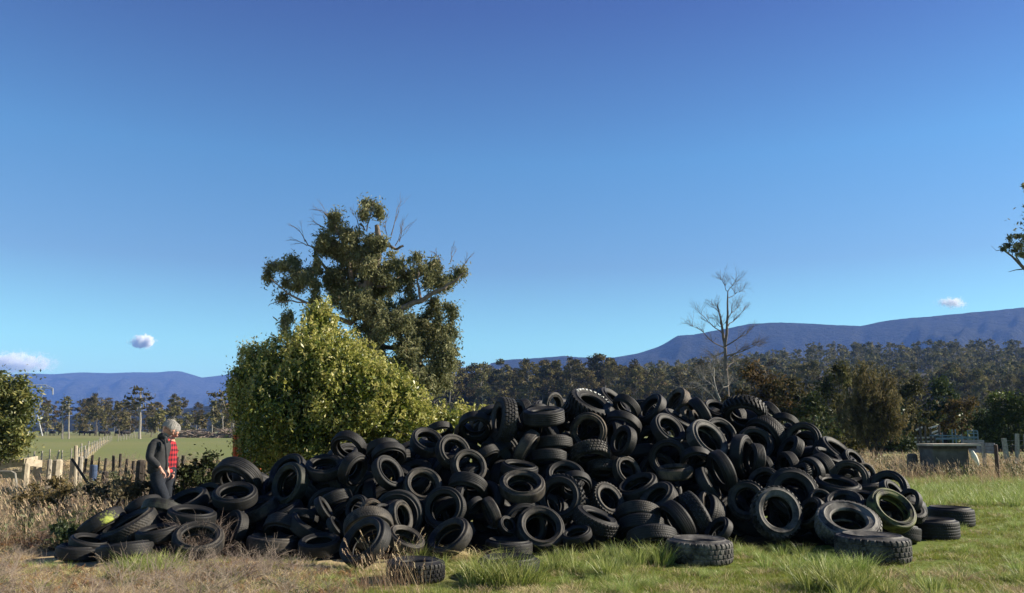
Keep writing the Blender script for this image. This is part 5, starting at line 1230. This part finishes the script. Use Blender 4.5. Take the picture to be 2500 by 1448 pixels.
tuft('green grass clump below the widest flat tyre', 2035, 1395, [3, 4], .8, 14, .28)
tuft('lush green patch in dry grass at the lower left', 350, 1400, [3, 4, 5], .8, 18, .24)
tuft('fan of tall pale seed stalks at the bottom centre left', 930, 1442, [9, 10, 11], .7, 6, .14)
tuft('tall dry stalks before the biggest open front tyre', 885, 1395, [9, 10], .7, 3, .25)
tuft('dry brown weed clump covering the foot of the white specked tyre', 490, 1362, [15, 16, 6], 1.0, 12, .18)
tuft('golden yellow weed standing by the front row\'s leftmost clear tyre', 352, 1362, [13, 20], .6, 3, .05)
# rough growth: tall dry grass and bracken patches (uncountable)
def patch(name, n, fpx, fd, choice, s0, s1):
    px = fpx(n); Yd = fd(n, px); x = (px-1250)/F*Yd; idx = rng.choice(choice, n); k = ~under_heap(x, Yd)
    for r in recs:
        if r['g']: k &= ~(((x-r['c'].x)**2+(Yd-r['c'].y)**2 < (r['Dm']*.5+.3)**2) & (Yd < r['c'].y+.1))
    x, Yd, idx = x[k], Yd[k], idx[k]; scatter(name, np.stack([x, Yd, gz(x, Yd)], -1), rng.uniform(-.6, .6, len(x)), rng.uniform(s0, s1, len(x)), idx)
patch('tall_dry_grass', 2100, lambda n: rng.uniform(-40, 345, n), lambda n, p: rng.uniform(11.2, 19, n), [9, 10, 12, 13, 14, 11, 6, 16, 12, 13, 17], .5, 1.1)
patch('tall_dry_grass', 400, lambda n: rng.uniform(60, 600, n), lambda n, p: rng.uniform(19, 26, n), [9, 10, 12, 17, 6], .5, 1.0)
patch('tall_dry_grass', 700, lambda n: rng.uniform(2060, 2540, n), lambda n, p: rng.uniform(23, 31, n), [9, 10, 11, 3, 12, 4], .5, 1.3)
patch('rough_grass', 800, lambda n: rng.uniform(2080, 2540, n), lambda n, p: rng.uniform(17.5, 25, n), [3, 4, 5, 3, 6, 19, 0], .5, 1.15)
patch('tall_dry_grass', 900, lambda n: rng.uniform(1900, 2560, n), lambda n, p: rng.uniform(26, 40, n), [9, 10, 11, 17], .8, 1.4)
patch('bracken', 1500, lambda n: rng.uniform(-40, 900, n), lambda n, p: rng.uniform(8.0, 10.2, n)-np.clip((p-600)*.002, 0, .6), [12, 13, 14, 6, 7, 19, 20, 3, 19], .25, .5)
patch('dry_stalks', 8, lambda n: rng.uniform(850, 1060, n), lambda n, p: rng.uniform(7.6, 8.6, n), [9, 10], .6, .95)
patch('fence_grass', 900, lambda n: 195+(275-195)*rng.uniform(0, 1, n)**.75, lambda n, p: 38+(120-38)*np.clip((p-195)/80, 0, 1)**2+rng.normal(0, .7, n), [6, 7, 8], 1.0, 2.0)
patch('undergrowth', 1100, lambda n: rng.uniform(1780, 2560, n), lambda n, p: rng.uniform(62, 95, n), [17, 18, 17, 18, 13], 3.0, 8.0)
patch('lawn_clumps', 300, lambda n: rng.uniform(1000, 2540, n), lambda n, p: rng.uniform(7.6, 17, n), [3, 4, 5, 19, 4, 20], .22, .75)
# ---------------------------------------------------------------- people
def skin_obj(name, chain, mat, parent, sub=2, flat=None):
    """chain: list of (pos, radius, parent_index)"""
    me = bpy.data.meshes.new(name); me.from_pydata([c[0] for c in chain], [(i, c[2]) for i, c in enumerate(chain) if c[2] is not None], [])
    o = bpy.data.objects.new(name, me); COL.objects.link(o)
    md = o.modifiers.new('s', 'SKIN'); md.use_smooth_shade = True; o.modifiers.new('u', 'SUBSURF').levels = sub
    for i, c in enumerate(chain):
        r = c[1]; me.skin_vertices[0].data[i].radius = r if isinstance(r, tuple) else (r, r)
        me.skin_vertices[0].data[i].use_root = (i == 0)
    bpy.context.view_layer.update()
    m2 = bpy.data.meshes.new_from_object(o.evaluated_get(bpy.context.evaluated_depsgraph_get())); bpy.data.objects.remove(o)
    m2.name = name; m2.materials.clear(); m2.materials.append(mat); m2.polygons.foreach_set('use_smooth', np.ones(len(m2.polygons), bool))
    return ob(name, m2, parent)
skin_m = simple('skin', (.52, .28, .20), .5, .08, 30, .4, .05)
hair_m = simple('grey_hair', (.36, .34, .31), .7, .15, 25, .4, .8)
jack_m = simple('grey_jacket', (.035, .036, .038), .9, .2, 30, .2, .5)
jean_m = simple('dark_jeans', (.018, .022, .03), .85, .3, 40, .2, .4)
tee_m = simple('red_tee', (.45, .03, .03), .8, .1, 30); blk_m = simple('black_frame', (.01, .01, .01), .3, .1, 30); shoe_m = simple('boot', (.03, .025, .02), .7, .2, 30)
t = NT('plaid'); tc = t.n('ShaderNodeTexCoord'); sp = t.n('ShaderNodeSeparateXYZ'); t.l(tc.outputs['Object'], sp.inputs[0])
def stripe(o, f): return t.math('GREATER_THAN', t.math('FRACT', t.math('MULTIPLY', o, f)), .5)
s1 = stripe(sp.outputs[2], 13.5); s2 = stripe(t.math('ADD', sp.outputs[0], t.math('MULTIPLY', sp.outputs[1], .8)), 16)
c = t.mix(t.math('MULTIPLY', t.math('ADD', s1, s2), .5), (.38, .028, .036), (.028, .010, .018)); plaid_m = t.bsdf(c, .85, .2)
def head(parent, H, yaw, pitch, mat_h=hair_m, hs=1.0):
    """head with face at H (centre), facing local +X turned by yaw, nodding by pitch; modelled facing +X"""
    bm = bmesh.new(); bmesh.ops.create_uvsphere(bm, u_segments=28, v_segments=22, radius=1)
    for v in bm.verts:
        x, y, z = v.co
        jaw = max(0, -z); X_ = x*.098; Y_ = y*.076*(1-.34*jaw**1.4); Z_ = z*.122
        if x > 0: X_ += .012*jaw-.012*max(0, z)*x; 
        else: X_ += .022*jaw*(-x)
        # features
        def bump(cy, cz, ry, rz, a): return a*math.exp(-((y*.076-cy)/ry)**2-((z*.122-cz)/rz)**2) if x > 0 else 0
        X_ += bump(0, -.018, .012, .022, .030)+bump(0, -.034, .016, .010, .012)          # nose
        X_ += bump(0, .018, .05, .010, .007)                                               # brow
        X_ -= bump(.031, .002, .014, .010, .013)+bump(-.031, .002, .014, .010, .013)       # eye sockets
        X_ += bump(0, -.064, .022, .006, .008)+bump(0, -.076, .022, .006, .007)-bump(0, -.070, .022, .003, .008)   # lips
        X_ += bump(0, -.100, .025, .014, .012)                                             # chin
        v.co = (X_, Y_, Z_)
    me = bpy.data.meshes.new('head'); bm.to_mesh(me); bm.free(); me.materials.append(skin_m); me.polygons.foreach_set('use_smooth', np.ones(len(me.polygons), bool))
    o = ob('head', me, parent); o.location = H; o.rotation_euler = (0, pitch, yaw); o.scale = (hs, hs, hs)
    for sgn in (-1, 1):
        m = MB(); m.tube([(.0, sgn*.072, -.025), (-.008, sgn*.082, -.005), (-.012, sgn*.084, .018), (-.004, sgn*.076, .026)], [.007, .012, .013, .006], 7); m.build('ear', skin_m, o, True)
        m = MB(); m.tube([(.074, sgn*.031, .002), (.086, sgn*.031, .002), (.089, sgn*.031, .002)], [.013, .011, .004], 10); m.build('eye', simple('eye_white', (.5, .48, .45), .2, .1, 10), o, True)
        m = MB(); m.tube([(.087, sgn*.031, .001), (.0905, sgn*.031, .001)], [.006, .005], 10); m.build('iris', blk_m, o, True)
    # hair cap of many short locks
    m = MB(); n = 2600; d = unit(n*3); k = (d[:, 2] > .28-.55*np.clip(-d[:, 0], 0, 1)) & ((d[:, 0] < .80) | (d[:, 2] > .55)); d = d[k][:n]
    base_ = d*np.array([.099, .079, .124]); fl = np.cross(d, unit(len(d))); fl[:, 2] -= .5; fl /= np.linalg.norm(fl, axis=1)[:, None]
    C = base_+d*rng.uniform(.001, .013, len(d))[:, None]; A = fl*.020+d*.003; B = np.cross(A, d); B = B/np.linalg.norm(B, axis=1)[:, None]*.004
    m.quads(C, A, B, rng.uniform(0, 1, len(d)))
    bmc = bmesh.new(); bmesh.ops.create_uvsphere(bmc, u_segments=24, v_segments=18, radius=1)
    for v in list(bmc.verts):
        if not (v.co.z > .22-.6*max(0, -v.co.x)): bmc.verts.remove(v)
    for v in bmc.verts: v.co = (v.co.x*.104, v.co.y*.083, v.co.z*.130)
    Vc = [v.co[:] for v in bmc.verts]; bmc.verts.index_update(); Fc_ = [[v.index for v in f.verts] for f in bmc.faces]; bmc.free()
    m.add(Vc, Q=[f for f in Fc_ if len(f) == 4], T=[f for f in Fc_ if len(f) == 3]); m.build('hair', mat_h, o, False)
    # short grey beard
    m = MB(); d = unit(2600); k = (d[:, 0] > .1) & (d[:, 2] < -.52) & (d[:, 2] > -.98); d = d[k]; b_ = d*np.array([.1, .06, .122]); b_[:, 0] += .012
    m.quads(b_+d*.004, np.tile([0.002, 0, -.010], (len(d), 1)), np.cross(d, (0, 0, 1))*.004, rng.uniform(0, 1, len(d))); m.build('beard', mat_h, o)
    # glasses
    m = MB()
    for sgn in (-1, 1):
        ring = [(.104, sgn*.033+.022*cos(a), .004+.017*sin(a)) for a in np.linspace(0, 2*pi, 13)]; m.tube(ring, [.0025]*13, 5, False); m.tube([(.104, sgn*.055, .008), (.05, sgn*.079, .008), (-.01, sgn*.080, .006)], [.002]*3, 4)
    m.tube([(.105, -.012, .006), (.107, 0, .009), (.105, .012, .006)], [.002]*3, 4); m.build('glasses', blk_m, o)
    return o
def hand_chain(w, d, sidev, s_=1.0, curl=.35):
    """separate finger chains; w wrist, d direction down the hand, sidev across the palm"""
    w = Vector(w); d = Vector(d).normalized(); s = Vector(sidev).normalized(); n = d.cross(s).normalized()
    ch = [(w-d*.02, .022*s_, None), (w+d*.025, (.026*s_, .018*s_), 0), (w+d*.065, (.036*s_, .016*s_), 1), (w+d*.088, (.036*s_, .014*s_), 2)]
    for i, (o_, L) in enumerate([(-.030, .066), (-.010, .078), (.010, .074), (.029, .058)]):
        r0 = w+d*.088+s*o_; a = len(ch); c_ = curl*(.7+.2*i); ch.append((r0+d*.008, .0088*s_, 3))
        p1 = r0+d*L*.42+n*L*.10*c_; p2 = p1+(d*.9+n*c_*1.0).normalized()*L*.32; p3 = p2+(d*.7+n*c_*1.6).normalized()*L*.24
        ch += [(p1, .0085*s_, a), (p2, .0075*s_, a+1), (p3, .0062*s_, a+2)]
    a = len(ch); t0 = w+d*.03-s*.026
    ch += [(t0, .011*s_, 1), (t0+(d*.7-s*.7).normalized()*.032, .0105*s_, a), (t0+(d*.7-s*.7).normalized()*.032+(d-s*.1).normalized()*.026, .009*s_, a+1)]
    return ch
def build_person(root, J, jacket, label=None):
    """J: joint dict in local coordinates (x right, y away, z up)"""
    V = Vector; top = jack_m if jacket else plaid_m
    # body: one continuous figure (torso, neck, legs, arms)
    pel, wst, ch, nk = J['pelvis'], J['waist'], J['chest'], J['neck']
    c = [(pel, (.10, .085), None), (wst, (.09, .075), 0), (ch, (.10, .08), 1), (nk, .055, 2), (J['skull'], .055, 3)]
    for s in 'LR':
        i = len(c); c += [(J['sh'+s], .045, 2), (J['el'+s], .034, i), (J['wr'+s], .026, i+1)]
        i = len(c); c += [(J['hip'+s], .085, 0), (J['kn'+s], .058, i), (J['an'+s], .04, i+1), (J['toe'+s], .036, i+2)]
    body = skin_obj('body', c, skin_m, root)
    # trousers
    c = [(pel+V((0, 0, .17)), (.14, .115), None), (pel-V((0, 0, .03)), (.155, .13), 0)]
    for s in 'LR':
        i = len(c); h, k, a = J['hip'+s], J['kn'+s], J['an'+s]
        c += [(h-V((0, 0, .02)), .108, 1), (h.lerp(k, .5), .096, i), (k, .08, i+1), (k.lerp(a, .5), .072, i+2), (a+V((0, 0, .03)), .068, i+3)]
    skin_obj('trousers', c, jean_m, root)
    for s in 'LR': skin_obj('boot', [(J['an'+s]+V((0, 0, .04)), .055, None), (J['an'+s]-V((0, 0, .02)), .05, 0), (J['toe'+s]-V((.02, 0, 0)), (.048, .04), 1), (J['toe'+s]+V((.05, 0, -.005)), (.04, .028), 2)], shoe_m, root)
    # upper garment
    f = 1.16 if jacket else 1.0
    c = [(pel-V((0, 0, .01)), (.165*f, .14*f), None), (wst, (.155*f, .128*f), 0), (ch-V((0, 0, .08)), (.172*f, .135*f), 1), (ch+V((0, 0, .07)), (.165*f, .125*f), 2), (nk-V((0, 0, .03)), .075*f, 3)]
    if jacket: c.append((nk+V((-.005, 0, .035)), .078, 4))
    ncore = len(c)
    for s in 'LR':
        i = len(c); sh, el, wr = J['sh'+s], J['el'+s], J['wr'+s]
        c += [(sh, .082*f**.5, 3), (sh.lerp(el, .5), .072*f**.5, i), (el, .064*f**.5, i+1), (el.lerp(wr, .55), .056*f**.5, i+2), (wr-(wr-el).normalized()*.01, .046, i+3)]
    g = skin_obj('jacket' if jacket else 'plaid_shirt', c, top, root)
    for s in 'LR':
        d = (J['wr'+s]-J['el'+s]).normalized(); d = (d+V((.0, 0, -.6))).normalized()
        skin_obj('hand', hand_chain(J['wr'+s]+d*.01, d, J.get('palm'+s, V((1, 0, 0))), 1.0, J.get('curl', .45)), skin_m, root)
    return g
# ground under the people is the flat yard; the scale follows the photograph
Yn = 12.9
def L(px, py, dy=0): return P(px, py, Yn+dy)
o0 = L(388, 1170); base = Vector((o0.x, Yn, 0))
near = empty('person', base, 'grey haired person in a dark grey jacket and dark jeans walking with head bowed', 'person')
def l(px, py, dy=0): return L(px, py, dy)-base
hz = Yn/F
def foot(px, dy): v = l(px, 1290, dy); v.z = .085; return v
J = dict(pelvis=l(386, 1162), waist=l(385, 1135), chest=l(387, 1095), neck=l(396, 1068), skull=l(405, 1052), shL=l(376, 1082, -.14), shR=l(400, 1084, .17), elL=l(364, 1118, -.24), elR=l(398, 1118, .26), wrL=l(392, 1143, -.26), wrR=l(408, 1140, .22),
         hipL=l(382, 1172, -.09), hipR=l(390, 1172, .09), knL=l(404, 1220, -.12), knR=l(370, 1225, .10), anL=foot(414, -.12), anR=foot(360, .12), toeL=foot(424, -.12), toeR=foot(370, .12), palmL=Vector((.8, -.5, .1)), palmR=Vector((.6, -.6, 0)))
for s in 'LR': J['toe'+s].z = .04
g = build_person(near, J, True)
m = MB(); cpts = [l(388, 1064, -.02), l(393, 1061, -.09), l(403, 1068, -.10), l(409, 1080, -.11)]; m.tube(cpts, [.022, .028, .03, .02], 8); m.build('collar', jack_m, near, True)
m = MB(); m.tube([l(402, 1072, -.16), l(406, 1100, -.2), l(407, 1130, -.2), l(406, 1147, -.19)], [.018, .016, .016, .018], 7); m.build('jacket_edge', jack_m, near, True)
head(near, l(413, 1045, -.02), R(-18), R(36), hs=1.04)
# second person just beyond, plaid shirt
Y2 = 13.35; o1 = P(412, 1170, Y2); base2 = Vector((o1.x, Y2, 0)); far = empty('person', base2, 'second person close behind in a red and black plaid shirt, arm hanging down', 'person')
def l2(px, py, dy=0): return P(px, py, Y2+dy)-base2
def foot2(px, dy): v = l2(px, 1290, dy); v.z = .085; return v
J2 = dict(pelvis=l2(410, 1158), waist=l2(411, 1130), chest=l2(411, 1095), neck=l2(416, 1070), skull=l2(420, 1055), shL=l2(404, 1085, -.16), shR=l2(419, 1085, .12), elL=l2(403, 1115, -.2), elR=l2(423, 1118, .1), wrL=l2(407, 1140, -.2), wrR=l2(422, 1147, -.06),
          hipL=l2(407, 1168, -.08), hipR=l2(413, 1168, .08), knL=l2(406, 1222, -.1), knR=l2(412, 1220, .1), anL=foot2(400, -.12), anR=foot2(408, .12), toeL=foot2(412, -.12), toeR=foot2(419, .12), palmL=Vector((.7, -.5, 0)), palmR=Vector((.8, -.5, 0)))
for s in 'LR': J2['toe'+s].z = .04
build_person(far, J2, False)
m = MB(); m.tube([l2(409, 1074, -.15), l2(413, 1084, -.17), l2(415, 1090, -.17)], [.03, .022, .012], 8); m.build('undershirt', tee_m, far, True)
m = MB(); m.tube([l2(404, 1148, -.16), l2(411, 1151, -.18), l2(418, 1150, -.12)], [.03, .034, .03], 8); m.build('shirt_hem', tee_m, far, True)
head(far, l2(423, 1052), R(-22), R(30), hs=1.0)
